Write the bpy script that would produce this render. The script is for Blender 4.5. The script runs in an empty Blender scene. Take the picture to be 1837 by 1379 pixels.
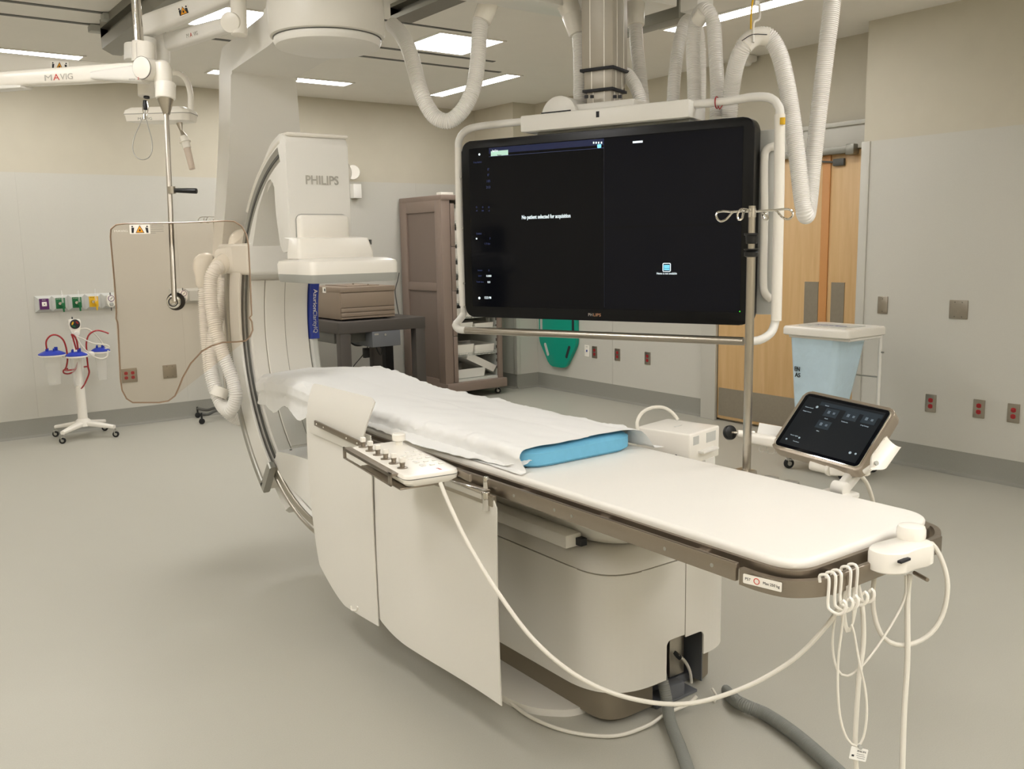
import bpy, bmesh, math, random
from mathutils import Vector, Matrix, noise
from math import sin, cos, pi, radians
random.seed(7)
scene = bpy.context.scene
col = scene.collection

# ------------------------------------------------------------------ camera
F = 1643.8; CX = 918.5; CY = 689.5; HC = 1.5
def cam_axes(yaw, pitch, roll):
    f = Vector((sin(yaw)*cos(pitch), cos(yaw)*cos(pitch), -sin(pitch)))
    r = Vector((cos(yaw), -sin(yaw), 0)); d = f.cross(r)
    return r*cos(roll)+d*sin(roll), -r*sin(roll)+d*cos(roll), f
CR, CD, CF = cam_axes(.63205, .152257, .0179164)
CO = Vector((0, 0, HC))
cd = bpy.data.cameras.new('camera'); cam = bpy.data.objects.new('camera', cd); col.objects.link(cam)
cd.sensor_fit = 'HORIZONTAL'; cd.sensor_width = 36; cd.lens = F/1837*36; cd.clip_start = .02
cam.matrix_world = Matrix((( CR.x, -CD.x, -CF.x, 0), (CR.y, -CD.y, -CF.y, 0), (CR.z, -CD.z, -CF.z, HC), (0, 0, 0, 1)))
scene.camera = cam
# ------------------------------------------------------------------ world, exposure
w = bpy.data.worlds.new('world'); scene.world = w; w.use_nodes = True
w.node_tree.nodes['Background'].inputs[0].default_value = (1, .93, .82, 1)
w.node_tree.nodes['Background'].inputs[1].default_value = .0
vs = scene.view_settings
vs.view_transform = 'Standard'; vs.look = 'None'; vs.gamma = 1; vs.use_curve_mapping = False
vs.exposure = 0.0
LIGHT = 26

def A(x, y, X=None, Y=None, Z=None, d=None):      # survey helper: a sight line meets a known plane of the room
    v = CF + CR*((x-CX)/F) + CD*((y-CY)/F)
    if X is not None: t = X/v.x
    elif Y is not None: t = Y/v.y
    elif Z is not None: t = (Z-HC)/v.z
    else: t = d
    return CO + v*t
def AP(x, y, p, n):
    v = CF + CR*((x-CX)/F) + CD*((y-CY)/F)
    return CO + v*((Vector(p)-CO).dot(n)/v.dot(n))

# ------------------------------------------------------------------ materials
def lin(c):
    if isinstance(c, str):
        c = [int(c[i:i+2], 16)/255 for i in (0, 2, 4)]
    return tuple(x/12.92 if x <= .04045 else ((x+.055)/1.055)**2.4 for x in c)+(1,)
def mat(name, c, rough=.5, metal=0, spec=.5, noise_amt=0, nscale=40, bump=0, bscale=200, coat=0, trans=0, ior=1.45, alpha=1, stretch=None, emit=None, es=1, c2=None):
    m = bpy.data.materials.new(name); m.use_nodes = True
    nt = m.node_tree; b = nt.nodes['Principled BSDF']
    b.inputs['Base Color'].default_value = lin(c); b.inputs['Roughness'].default_value = rough
    b.inputs['Metallic'].default_value = metal; b.inputs['Specular IOR Level'].default_value = spec
    b.inputs['Coat Weight'].default_value = coat; b.inputs['Transmission Weight'].default_value = trans
    b.inputs['IOR'].default_value = ior; b.inputs['Alpha'].default_value = alpha
    if emit: b.inputs['Emission Color'].default_value = lin(emit); b.inputs['Emission Strength'].default_value = es
    if noise_amt or bump or c2:
        tc = nt.nodes.new('ShaderNodeTexCoord'); mp = nt.nodes.new('ShaderNodeMapping')
        nt.links.new(tc.outputs['Object'], mp.inputs[0])
        if stretch: mp.inputs['Scale'].default_value = stretch
    if noise_amt or c2:
        n = nt.nodes.new('ShaderNodeTexNoise'); n.inputs['Scale'].default_value = nscale; n.inputs['Detail'].default_value = 5
        r = nt.nodes.new('ShaderNodeValToRGB'); nt.links.new(mp.outputs[0], n.inputs[0]); nt.links.new(n.outputs[0], r.inputs[0])
        L = lin(c); k = noise_amt
        if c2: r.color_ramp.elements[0].color = L; r.color_ramp.elements[1].color = lin(c2)
        else:
            r.color_ramp.elements[0].color = tuple(v*(1-k) for v in L[:3])+(1,); r.color_ramp.elements[1].color = tuple(min(1, v*(1+k)) for v in L[:3])+(1,)
        r.color_ramp.elements[0].position = .3; r.color_ramp.elements[1].position = .7
        nt.links.new(r.outputs[0], b.inputs['Base Color'])
    if bump:
        n2 = nt.nodes.new('ShaderNodeTexNoise'); n2.inputs['Scale'].default_value = bscale
        bp = nt.nodes.new('ShaderNodeBump'); bp.inputs['Strength'].default_value = bump; bp.inputs['Distance'].default_value = .01
        nt.links.new(mp.outputs[0], n2.inputs[0]); nt.links.new(n2.outputs[0], bp.inputs['Height']); nt.links.new(bp.outputs[0], b.inputs['Normal'])
    return m
M = {}
M['wall'] = mat('wall_paint', 'C7C0AE', .75, noise_amt=.02, nscale=6, bump=.02, bscale=300)
M['corian'] = mat('wall_panel', 'C7C4BA', .45, noise_amt=.015, nscale=200)
M['ceil'] = mat('ceiling_paint', 'ECE8E0', .8, noise_amt=.01, nscale=5)
M['floor'] = mat('vinyl_floor', 'B0ADA1', .42, noise_amt=.04, nscale=260, bump=.015, bscale=500)
M['base'] = mat('vinyl_base', '8F8D84', .5, noise_amt=.03, nscale=200)
M['frame'] = mat('painted_steel_frame', 'C4C1B7', .4)
M['white'] = mat('white_plastic', 'E9E6DF', .35, noise_amt=.006, nscale=300)
M['white2'] = mat('glossy_white', 'F1ECE2', .25)
M['cream'] = mat('cream_cover', 'E4E0D7', .42, noise_amt=.012, nscale=500)
M['hose'] = mat('hose_plastic', 'F0EDE8', .32, coat=.2)
M['top'] = mat('table_top_white', 'EAE6DE', .42)
M['sheet'] = mat('cotton_sheet', 'EAE9E6', .9, noise_amt=.01, nscale=900, bump=.05, bscale=900)
M['shieldw'] = mat('lead_vinyl', 'E0DCD3', .55, noise_amt=.01, nscale=400, bump=.03, bscale=60)
M['bronze'] = mat('bronze_anodised', 'A0968A', .36, 1, noise_amt=.04, nscale=80, stretch=(1, 1, 30))
M['bronzep'] = mat('bronze_paint', '8C8272', .45, .5)
M['steel'] = mat('brushed_steel', 'B9B2A6', .28, 1, noise_amt=.06, nscale=60, stretch=(20, 20, 1))
M['chrome'] = mat('chrome', 'D8D4CE', .08, 1)
M['satin'] = mat('satin_grey', 'A9A79F', .35, .6)
M['alu'] = mat('aluminium_rail', '8F8D84', .4, .8)
M['grey'] = mat('grey_plastic', 'A9A9A2', .45)
M['lgrey'] = mat('light_grey_cover', 'C4C4BE', .45)
M['dgrey'] = mat('dark_grey', '55544F', .5)
M['hgrey'] = mat('grey_hose', '7E7F79', .5)
M['black'] = mat('black_plastic', '141414', .35)
M['rubber'] = mat('black_rubber', '1C1C1B', .7)
M['bezel'] = mat('monitor_black', '090909', .3, spec=.3)
M['screen'] = mat('screen_glass', '050608', .12, spec=.22, emit='0A0B12', es=.35)
M['scr2'] = mat('screen_navy', '06070C', .12, spec=.22, emit='0C0E18', es=.4)
M['txt'] = mat('screen_text', 'DDE8EE', .5, emit='D5E6EE', es=.8)
M['txtblue'] = mat('screen_text_dim', '2A3358', .5, emit='2C3864', es=.45)
M['tab'] = mat('screen_tab_green', 'A9CDBE', .5, emit='A9CDBE', es=.6)
M['cyan'] = mat('screen_icon_cyan', '7FD3F2', .5, emit='7FD3F2', es=.8)
M['green_led'] = mat('green_led', '30FF20', .5, emit='40FF30', es=2)
M['blue'] = mat('deep_blue', '23378F', .45)
M['bluelid'] = mat('blue_lid', '1F37A8', .4)
M['red'] = mat('red_tubing', '9C1A1E', .35, coat=.3)
M['redo'] = mat('red_receptacle', '9E1F24', .4)
M['cable'] = mat('white_cable', 'DDD8CC', .45)
M['teal'] = mat('green_board', '0F9B83', .35)
M['foam'] = mat('blue_foam_pad', '6FB3D3', .7, noise_amt=.04, nscale=30)
M['taupe'] = mat('taupe_cabinet', '8C7B70', .45, noise_amt=.01, nscale=300)
M['taupe2'] = mat('taupe_recess', '7F7066', .5)
M['tool'] = mat('tan_metal_box', '8A7A6A', .45, noise_amt=.01)
M['bench'] = mat('charcoal_bench', '4A4541', .5)
M['drawer'] = mat('slate_drawer', '64666A', .5)
M['interior'] = mat('cabinet_interior', 'D5D6CE', .5)
M['steelpl'] = mat('steel_plate', 'A79F92', .3, .9, noise_amt=.03, nscale=40)
M['yellow'] = mat('yellow', 'E2B21E', .5)
M['orange'] = mat('sign_orange', 'E59A1C', .5)
M['purple'] = mat('purple', '5B2460', .5)
M['dgreen'] = mat('dark_green', '14683A', .5)
M['logogrey'] = mat('logo_grey', 'B2AEA4', .5)
M['logored'] = mat('logo_red', 'C8402E', .5)
M['ink'] = mat('ink_black', '26262A', .6)
M['inkgrey'] = mat('ink_grey', '8C8A82', .6)
M['bag'] = mat('blue_bag', 'CFE8F8', .22, noise_amt=.05, nscale=6, bump=.9, bscale=11, coat=.5)
M['clear'] = mat('clear_plastic', 'F3F1EC', .08, trans=.0, alpha=.22)
M['glassw'] = mat('tinted_cabinet_glass', 'DFE8E0', .06, alpha=.22)
M['seam'] = mat('panel_seam', '8F897C', .8)

def leadglass():
    m = bpy.data.materials.new('lead_acrylic'); m.use_nodes = True; nt = m.node_tree
    b = nt.nodes['Principled BSDF']; out = nt.nodes['Material Output']
    b.inputs['Base Color'].default_value = lin('E8D8C8'); b.inputs['Roughness'].default_value = .03
    t = nt.nodes.new('ShaderNodeBsdfTransparent'); t.inputs[0].default_value = lin('FCF8F3')
    fr = nt.nodes.new('ShaderNodeFresnel'); fr.inputs[0].default_value = 1.35
    mx = nt.nodes.new('ShaderNodeMixShader'); nt.links.new(fr.outputs[0], mx.inputs[0])
    g = nt.nodes.new('ShaderNodeBsdfGlossy'); g.inputs['Roughness'].default_value = .03
    nt.links.new(t.outputs[0], mx.inputs[1]); nt.links.new(g.outputs[0], mx.inputs[2]); nt.links.new(mx.outputs[0], out.inputs[0])
    return m
M['pane'] = leadglass()
M['paneedge'] = mat('acrylic_edge', 'B59C86', .15, spec=.8)

def wood():
    m = bpy.data.materials.new('maple_door'); m.use_nodes = True; nt = m.node_tree; b = nt.nodes['Principled BSDF']
    tc = nt.nodes.new('ShaderNodeTexCoord'); mp = nt.nodes.new('ShaderNodeMapping'); mp.inputs['Scale'].default_value = (6, 6, .5)
    n = nt.nodes.new('ShaderNodeTexNoise'); n.inputs['Scale'].default_value = 3; n.inputs['Detail'].default_value = 8; n.inputs['Distortion'].default_value = .6
    mp2 = nt.nodes.new('ShaderNodeMapping'); mp2.inputs['Scale'].default_value = (60, 60, 1.2)
    n2 = nt.nodes.new('ShaderNodeTexNoise'); n2.inputs['Scale'].default_value = 4; n2.inputs['Detail'].default_value = 4
    mxr = nt.nodes.new('ShaderNodeMath'); mxr.operation = 'MULTIPLY_ADD'; mxr.inputs[1].default_value = .3
    r = nt.nodes.new('ShaderNodeValToRGB')
    nt.links.new(tc.outputs['Object'], mp.inputs[0]); nt.links.new(mp.outputs[0], n.inputs[0])
    nt.links.new(tc.outputs['Object'], mp2.inputs[0]); nt.links.new(mp2.outputs[0], n2.inputs[0])
    nt.links.new(n2.outputs[0], mxr.inputs[0]); nt.links.new(n.outputs[0], mxr.inputs[2]); nt.links.new(mxr.outputs[0], r.inputs[0])
    r.color_ramp.elements[0].position = .35; r.color_ramp.elements[0].color = lin('C9A26C')
    r.color_ramp.elements[1].position = .95; r.color_ramp.elements[1].color = lin('DDBA88')
    nt.links.new(r.outputs[0], b.inputs['Base Color']); b.inputs['Roughness'].default_value = .4
    return m
M['wood'] = wood(); M['woodedge'] = mat('wood_edge', 'C98F55', .45)
def emis(name, c, s):
    m = bpy.data.materials.new(name); m.use_nodes = True; nt = m.node_tree
    e = nt.nodes.new('ShaderNodeEmission'); e.inputs[0].default_value = lin(c); e.inputs[1].default_value = s
    nt.links.new(e.outputs[0], nt.nodes['Material Output'].inputs[0]); return m
M['lamp'] = emis('lamp_diffuser', 'FFFDFB', LIGHT)

# ------------------------------------------------------------------ mesh helpers
def B(): return bmesh.new()
def Vs(p): return Vector(p)
def addf(bm, verts, faces, M4=None):
    vs_ = [bm.verts.new(M4 @ Vector(v) if M4 else Vector(v)) for v in verts]
    fs = []
    for f in faces:
        try: fs.append(bm.faces.new([vs_[i] for i in f]))
        except ValueError: pass
    return vs_, fs
def box(bm, lo, hi, r=0, seg=2, M4=None):
    x0, y0, z0 = [min(a, b) for a, b in zip(lo, hi)]; x1, y1, z1 = [max(a, b) for a, b in zip(lo, hi)]
    t = bmesh.new() if (r or M4) else bm
    v, f = addf(t, [(x0,y0,z0),(x1,y0,z0),(x1,y1,z0),(x0,y1,z0),(x0,y0,z1),(x1,y0,z1),(x1,y1,z1),(x0,y1,z1)],
         [(0,3,2,1),(4,5,6,7),(0,1,5,4),(1,2,6,5),(2,3,7,6),(3,0,4,7)])
    if t is bm: return bm
    if r: bmesh.ops.bevel(t, geom=t.edges[:], offset=min(r, .49*min(x1-x0, y1-y0, z1-z0)), segments=seg, profile=.5, affect='EDGES')
    merge(bm, t, M4); return bm
def merge(bm, t, M4=None):
    if M4: bmesh.ops.transform(t, matrix=M4, verts=t.verts)
    me = bpy.data.meshes.new('tmp'); t.to_mesh(me); t.free(); bm.from_mesh(me); bpy.data.meshes.remove(me)
def frame(o, x, y):          # matrix with given x and y directions
    x = Vector(x).normalized(); y = Vector(y); y = (y-x*y.dot(x)).normalized(); z = x.cross(y); o = Vector(o)
    return Matrix(((x.x,y.x,z.x,o.x),(x.y,y.y,z.y,o.y),(x.z,y.z,z.z,o.z),(0,0,0,1)))
def zframe(o, z):
    z = Vector(z).normalized(); a = Vector((0,0,1)) if abs(z.z) < .9 else Vector((1,0,0))
    x = a.cross(z).normalized(); y = z.cross(x); o = Vector(o)
    return Matrix(((x.x,y.x,z.x,o.x),(x.y,y.y,z.y,o.y),(x.z,y.z,z.z,o.z),(0,0,0,1)))
def loft(bm, rings, caps=True, closed=True, wrap=False):
    R = [[bm.verts.new(p) for p in r] for r in rings]; n = len(rings[0])
    k = len(R) if wrap else len(R)-1
    for i in range(k):
        a, b = R[i], R[(i+1) % len(R)]
        for j in range(n if closed else n-1):
            try: bm.faces.new((a[j], a[(j+1) % n], b[(j+1) % n], b[j]))
            except ValueError: pass
    if caps and not wrap and closed:
        bm.faces.new(R[0][::-1]); bm.faces.new(R[-1])
    return bm
def lathe(bm, prof, M4=None, n=32, caps=True):      # prof: (r, z) pairs
    rings = []
    for r, z in prof:
        ring = [Vector((max(r, 1e-5)*cos(2*pi*j/n), max(r, 1e-5)*sin(2*pi*j/n), z)) for j in range(n)]
        rings.append([M4 @ p for p in ring] if M4 else ring)
    return loft(bm, rings, caps)
def cyl(bm, p0, p1, r0, r1=None, n=24, bev=0):
    p0, p1 = Vector(p0), Vector(p1); r1 = r0 if r1 is None else r1; L = (p1-p0).length
    pr = [(r0, 0), (r1, L)]
    if bev: pr = [(r0-bev, 0), (r0-bev*.3, bev*.3), (r0, bev), (r1, L-bev), (r1-bev*.3, L-bev*.3), (r1-bev, L)]
    return lathe(bm, pr, zframe(p0, p1-p0), n)
def spline(pts, step=.02, closed=False):
    P = [Vector(p) for p in pts]; out = []; n = len(P)
    if closed: P = [P[-1]]+P+[P[0], P[1]]
    else: P = [P[0]*2-P[1]]+P+[P[-1]*2-P[-2]]
    for i in range(1, len(P)-2):
        a, b, c, d = P[i-1], P[i], P[i+1], P[i+2]
        k = max(2, int((c-b).length/step))
        for j in range(k):
            t = j/k
            out.append(.5*((2*b)+(c-a)*t+(2*a-5*b+4*c-d)*t*t+(3*b-a-3*c+d)*t**3))
    if not closed: out.append(P[-2])
    return out
def tube(bm, pts, r, n=10, closed=False, caps=True, flat=None):   # r number or function(distance)
    P = [Vector(p) for p in pts]; m = len(P); T = []
    for i in range(m):
        if closed: t = P[(i+1) % m]-P[i-1]
        else: t = P[min(i+1, m-1)]-P[max(i-1, 0)]
        T.append(t.normalized() if t.length > 1e-9 else Vector((0,0,1)))
    a = Vector((0,0,1)) if abs(T[0].z) < .9 else Vector((1,0,0))
    u = a.cross(T[0]).normalized(); rings = []; dist = 0
    for i in range(m):
        if i: dist += (P[i]-P[i-1]).length
        u = (u-T[i]*u.dot(T[i])).normalized(); v = T[i].cross(u)
        rr = r(dist) if callable(r) else r
        rings.append([P[i]+(u*cos(2*pi*j/n)*rr+v*sin(2*pi*j/n)*rr*(flat or 1)) for j in range(n)])
    return loft(bm, rings, caps and not closed, wrap=closed)
def hose(bm, pts, r, pitch=.0085, depth=.0035, n=20):     # corrugated hose
    c = spline(pts, .004); L = [0]
    for i in range(1, len(c)): L.append(L[-1]+(c[i]-c[i-1]).length)
    tot = L[-1]; N = max(2, int(tot/pitch)); prof = [(0, 0), (.22, 1), (.5, 1), (.72, 0)]; P = []; rad = []; k = 0
    for i in range(N):
        for f, h in prof:
            s = (i+f)*tot/N
            while k < len(L)-2 and L[k+1] < s: k += 1
            t = (s-L[k])/max(1e-9, L[k+1]-L[k]); P.append(c[k].lerp(c[k+1], t)); rad.append(r-depth*(1-h))
    it = iter(rad); ring = list(rad); idx = [0]
    def rf(_):
        v = ring[idx[0]]; idx[0] += 1; return v
    return tube(bm, P, rf, n)
def rrect(w, h, r, n=6):
    out = []
    for cx, cy, a0 in ((w/2-r, h/2-r, 0), (-w/2+r, h/2-r, 90), (-w/2+r, -h/2+r, 180), (w/2-r, -h/2+r, 270)):
        for i in range(n+1):
            a = radians(a0+90*i/n); out.append((cx+r*cos(a), cy+r*sin(a)))
    return out
def roundpoly(pts, r, n=5):
    out = []; m = len(pts)
    for i in range(m):
        p = Vector(pts[i][:2]); a = Vector(pts[i-1][:2]); b = Vector(pts[(i+1) % m][:2])
        rr = pts[i][2] if len(pts[i]) > 2 else r
        da, db = (a-p), (b-p); la, lb = da.length, db.length
        k = min(rr, la*.48, lb*.48)
        if k < 1e-5: out.append((p.x, p.y)); continue
        s, e = p+da/la*k, p+db/lb*k
        for j in range(n+1):
            t = j/n; q = s*(1-t)**2+p*2*t*(1-t)+e*t*t; out.append((q.x, q.y))
    return out
def prism(bm, poly, h0, h1, M4=None, bev=0, seg=2):     # polygon in local xy, extruded along local z
    t = bmesh.new(); n = len(poly)
    lo = [t.verts.new((x, y, h0)) for x, y in poly]; hi = [t.verts.new((x, y, h1)) for x, y in poly]
    f0 = t.faces.new(lo[::-1]); f1 = t.faces.new(hi)
    for i in range(n): t.faces.new((lo[i], lo[(i+1) % n], hi[(i+1) % n], hi[i]))
    if bev:
        es = set(f0.edges) | set(f1.edges)
        bmesh.ops.bevel(t, geom=list(es), offset=bev, segments=seg, profile=.5, affect='EDGES')
    bmesh.ops.triangulate(t, faces=[f for f in t.faces if len(f.verts) > 4], ngon_method='EAR_CLIP')
    merge(bm, t, M4); return bm
YZ = Matrix(((0,0,1,0),(1,0,0,0),(0,1,0,0),(0,0,0,1)))     # local (x, y, z) -> world (Y, Z, X)
XZ = Matrix(((1,0,0,0),(0,0,-1,0),(0,1,0,0),(0,0,0,1)))    # local (x, y, z) -> world (X, Z, -Y)
def sheetmesh(bm, grid, th=0):
    R = [[bm.verts.new(p) for p in row] for row in grid]
    for i in range(len(R)-1):
        for j in range(len(R[0])-1): bm.faces.new((R[i][j], R[i][j+1], R[i+1][j+1], R[i+1][j]))
    if th:
        bm.normal_update(); bmesh.ops.solidify(bm, geom=bm.faces[:]+bm.edges[:]+bm.verts[:], thickness=th)
    return bm

ROOT = {}
def mesh_obj(name, bm, m, smooth=35):
    bmesh.ops.recalc_face_normals(bm, faces=bm.faces)
    me = bpy.data.meshes.new(name); bm.to_mesh(me); bm.free()
    me.materials.append(M[m] if isinstance(m, str) else m)
    if smooth:
        me.polygons.foreach_set('use_smooth', [True]*len(me.polygons)); me.set_sharp_from_angle(angle=radians(smooth))
    o = bpy.data.objects.new(name, me); col.objects.link(o); return o
def thing(name, label, cat, loc, group=None, rz=0):
    o = bpy.data.objects.new(name, None); col.objects.link(o); o.empty_display_size = .05
    o.matrix_world = Matrix.Translation(Vector(loc)) @ Matrix.Rotation(rz, 4, 'Z')
    ROOT[o.name] = o.matrix_world.copy()
    o['label'] = label; o['category'] = cat
    if group: o['group'] = group
    return o
def part(name, bm, m, parent, label=None, smooth=35, stuff=False):
    o = mesh_obj(name, bm, m, smooth); r = ROOT[parent.name]
    o.data.transform(r.inverted()); ROOT[o.name] = r
    if parent.parent or parent.type == 'MESH': pass
    o.parent = parent
    if label: o['label'] = label
    if stuff: o['kind'] = 'stuff'
    return o
def solo(name, bm, m, label, cat, group=None, smooth=35):
    o = mesh_obj(name, bm, m, smooth)
    cs = [v.co for v in o.data.vertices]
    lo = Vector((min(c.x for c in cs), min(c.y for c in cs), min(c.z for c in cs))); hi = Vector((max(c.x for c in cs), max(c.y for c in cs), max(c.z for c in cs)))
    b = Vector(((lo.x+hi.x)/2, (lo.y+hi.y)/2, lo.z)); o.data.transform(Matrix.Translation(-b)); o.location = b
    ROOT[o.name] = Matrix.Translation(b)
    o['label'] = label; o['category'] = cat
    if group: o['group'] = group
    return o
def struct(name, bm, m, parent=None, smooth=35):
    if parent: return part(name, bm, m, parent, smooth=smooth)
    o = mesh_obj(name, bm, m, smooth); ROOT[o.name] = Matrix(); o['kind'] = 'structure'; return o
def dup(root, loc, label=None, group=None):
    r = root.copy(); col.objects.link(r); r.location = loc; ROOT[r.name] = Matrix.Translation(Vector(loc))
    if label: r['label'] = label
    if group: r['group'] = group
    for ch in list(root.children):
        c = ch.copy(); col.objects.link(c); c.parent = r
        for g in ch.children:
            d = g.copy(); col.objects.link(d); d.parent = c
    return r
def lettering(s, o, x, y, h, m, parent, width=None, name='lettering', align='CENTER', bold=0, depth=.0006):
    cu = bpy.data.curves.new('t', 'FONT'); cu.body = s; cu.size = 1; cu.align_x = align; cu.align_y = 'CENTER'; cu.extrude = .3*depth/h; cu.offset = bold; cu.resolution_u = 3
    ob = bpy.data.objects.new('t', cu); col.objects.link(ob)
    dg = bpy.context.evaluated_depsgraph_get(); dg.update()
    me = bpy.data.meshes.new_from_object(ob.evaluated_get(dg)); bpy.data.objects.remove(ob); bpy.data.curves.remove(cu)
    xs = [v.co.x for v in me.vertices]; w0 = max(xs)-min(xs); sy = h/.72; sx = sy if not width else width/w0
    me.transform(frame(o, x, y) @ Matrix.Diagonal((sx, sy, sy, 1)))
    b = bmesh.new(); b.from_mesh(me); bpy.data.meshes.remove(me)
    return part(name, b, m, parent, smooth=0)
def catpts(*a, **k): return [A(x, y, **k) for x, y in a]
X_, Y_, Z_ = Vector((1,0,0)), Vector((0,1,0)), Vector((0,0,1))
# ================================================================== ROOM
LW, BW, RW, JOG, CH = 8.31, 5.93, 5.64, 3.67, 2.90      # gas wall Y, door wall X, outlet wall X, jog Y, ceiling
X0, Y0 = -2.6, -2.4
b = B(); box(b, (X0-.15, Y0-.15, -.1), (BW+.2, LW+.2, 0)); struct('floor', b, 'floor')
b = B(); box(b, (X0-.15, Y0-.15, CH), (BW+.2, LW+.2, CH+.1)); struct('ceiling', b, 'ceil')
b = B(); box(b, (X0-.15, LW, 0), (BW+.2, LW+.12, CH)); struct('wall_left', b, 'wall')
b = B(); box(b, (BW, JOG, 0), (BW+.12, LW, CH)); struct('wall_back', b, 'wall')
b = B(); box(b, (RW, Y0-.15, 0), (BW+.12, JOG, CH)); struct('wall_right', b, 'wall')
b = B(); box(b, (X0-.15, Y0-.12, 0), (RW, Y0, CH)); struct('wall_front', b, 'wall')
b = B(); box(b, (X0-.15, Y0, 0), (X0, LW, CH)); struct('wall_near', b, 'wall')
b = B(); box(b, (5.65, 7.62, 0), (BW, LW, CH)); struct('wall_column', b, 'wall')
PT = 2.13; tn = [0]
def trim(lo, hi, m='corian', r=0):
    tn[0] += 1; b = B(); box(b, lo, hi, r); return struct('trim_%d' % tn[0], b, m)
xs = [X0, -1.2, .02, 1.24, 2.46, 3.68, 4.9, 5.65]        # left wall panels with fine joints
for a, c in zip(xs, xs[1:]): trim((a+.0003, LW-.008, .15), (c-.0003, LW, PT))
for a, c in ((JOG, 3.69), (5.28, 6.45), (6.452, 7.62)): trim((BW-.008, a, .15), (BW, c-.001, PT))
for a, c in ((Y0, -.9), (-.898, .6), (.602, 2.1), (2.102, JOG-.001)): trim((RW-.008, a, .15), (RW, c-.001, PT))
trim((5.65, 7.612, .15), (BW-.009, 7.62, PT)); trim((5.642, 7.612, .15), (5.65, LW-.01, PT))
# corner guards
def guard(x, y, sx, sy, z0=.15, z1=1.98):
    b = B(); box(b, (x, y, z0), (x+sx*.05, y+sy*.006, z1), .002); box(b, (x, y, z0), (x+sx*.006, y+sy*.05, z1), .002)
    tn[0] += 1; struct('trim_%d' % tn[0], b, 'frame')
guard(5.634, 7.604, 1, 1)
b = B(); box(b, (RW-.018, JOG-.055, .0), (RW, JOG+.004, 2.13), .003); box(b, (RW-.018, JOG, 0), (RW+.06, JOG+.008, 2.13), .003); tn[0] += 1; struct('trim_%d' % tn[0], b, 'frame')
# baseboards with a small cove
def baseboard(name, p0, p1, nrm):
    n = Vector(nrm); prof = [(0, .155), (.006, .155), (.007, .15), (.008, .03), (.014, .014), (.03, .004), (.05, .0005), (0, .0005)]
    b = B(); rings = []
    for p in (p0, p1): rings.append([Vector((p[0], p[1], 0))+n*a+Z_*z for a, z in prof])
    loft(b, rings); struct('baseboard_'+name, b, 'base')
baseboard('left', (X0, LW), (5.65, LW), (0, -1, 0))
baseboard('back', (BW, 5.28), (BW, 7.62), (-1, 0, 0))
baseboard('right', (RW, Y0), (RW, JOG-.056), (-1, 0, 0))
baseboard('column_side', (5.65, 7.62), (5.65, LW), (-1, 0, 0))
baseboard('column_front', (5.645, 7.62), (BW, 7.62), (0, -1, 0))
baseboard('front', (X0, Y0), (RW, Y0), (0, 1, 0))
baseboard('near', (X0, Y0), (X0, LW), (1, 0, 0))
# ---- double door
DT = 2.12
b = B(); box(b, (BW-.07, 5.12, 0), (BW, 5.28, DT+.19), .004); box(b, (BW-.045, 5.215, 0), (BW-.02, 5.12, DT)); struct('trim_40', b, 'frame')
b = B(); box(b, (BW-.07, JOG+.01, DT), (BW, 5.12, DT+.19), .004); box(b, (BW-.09, JOG+.01, DT+.16), (BW, 5.28, DT+.19), .004); struct('trim_41', b, 'frame')
def leaf(name, y0, y1, label):
    t = bpy.data.objects.new(name, None); col.objects.link(t); t.location = (BW-.02, y0, 0); ROOT[t.name] = Matrix.Translation((BW-.02, y0, 0)); t['kind'] = 'structure'
    b = B(); box(b, (BW-.045, y0+.003, .02), (BW-.004, y1-.003, DT-.005), .002); part('door_leaf', b, 'wood', t)
    return t
d1 = leaf('door_1', 4.115, 5.118, 'x'); d2 = leaf('door_2', JOG+.015, 4.11, 'x')
b = B(); box(b, (BW-.049, 4.14, .045), (BW-.045, 5.10, .28)); part('kick_plate', b, 'steelpl', d1)
b = B(); box(b, (BW-.049, JOG+.02, .045), (BW-.045, 4.09, .28)); part('kick_plate', b, 'steelpl', d2)
b = B(); box(b, (BW-.056, 4.085, .02), (BW-.045, 4.15, DT-.01), .002); part('astragal', b, 'woodedge', d1)
b = B(); box(b, (BW-.049, 4.16, .86), (BW-.045, 4.28, 1.18)); part('push_plate', b, 'steelpl', d1)
b = B(); box(b, (BW-.049, 3.94, .86), (BW-.045, 4.05, 1.18)); part('push_plate', b, 'steelpl', d2)
b = B(); box(b, (BW-.10, 3.9, DT-.03), (BW-.05, 5.05, DT+.02), .006)
box(b, (BW-.12, 3.86, DT-.045), (BW-.05, 3.93, DT+.03), .01); part('door_closer', b, 'alu', d2)
b = B(); cyl(b, (BW-.09, 4.35, DT-.05), (BW-.06, 4.02, DT-.085), .007); box(b, (BW-.07, 3.97, DT-.11), (BW-.045, 4.06, DT-.06), .004); part('closer_arm', b, 'dgrey', d2)

# ================================================================== CEILING
def light(name, x0, x1, y0, y1, label, group):
    t = thing(name, label, 'ceiling light', ((x0+x1)/2, (y0+y1)/2, CH-.012), group)
    b = B()
    for lo, hi in (((x0-.02, y0-.02), (x1+.02, y0)), ((x0-.02, y1), (x1+.02, y1+.02)), ((x0-.02, y0), (x0, y1)), ((x1, y0), (x1+.02, y1))):
        box(b, (lo[0], lo[1], CH-.008), (hi[0], hi[1], CH-.0005))
    part('trim_frame', b, 'ceil', t)
    b = B(); box(b, (x0, y0, CH-.006), (x1, y1, CH-.001)); part('diffuser', b, 'lamp', t); return t
light('ceiling_light', .38, 1.62, 7.40, 7.56, 'long slim recessed ceiling light at far left above the gas outlets', 'recessed ceiling lights')
light('ceiling_light', 1.95, 2.45, 5.50, 6.02, 'square recessed ceiling light behind the white arms at top left', 'recessed ceiling lights')
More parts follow.
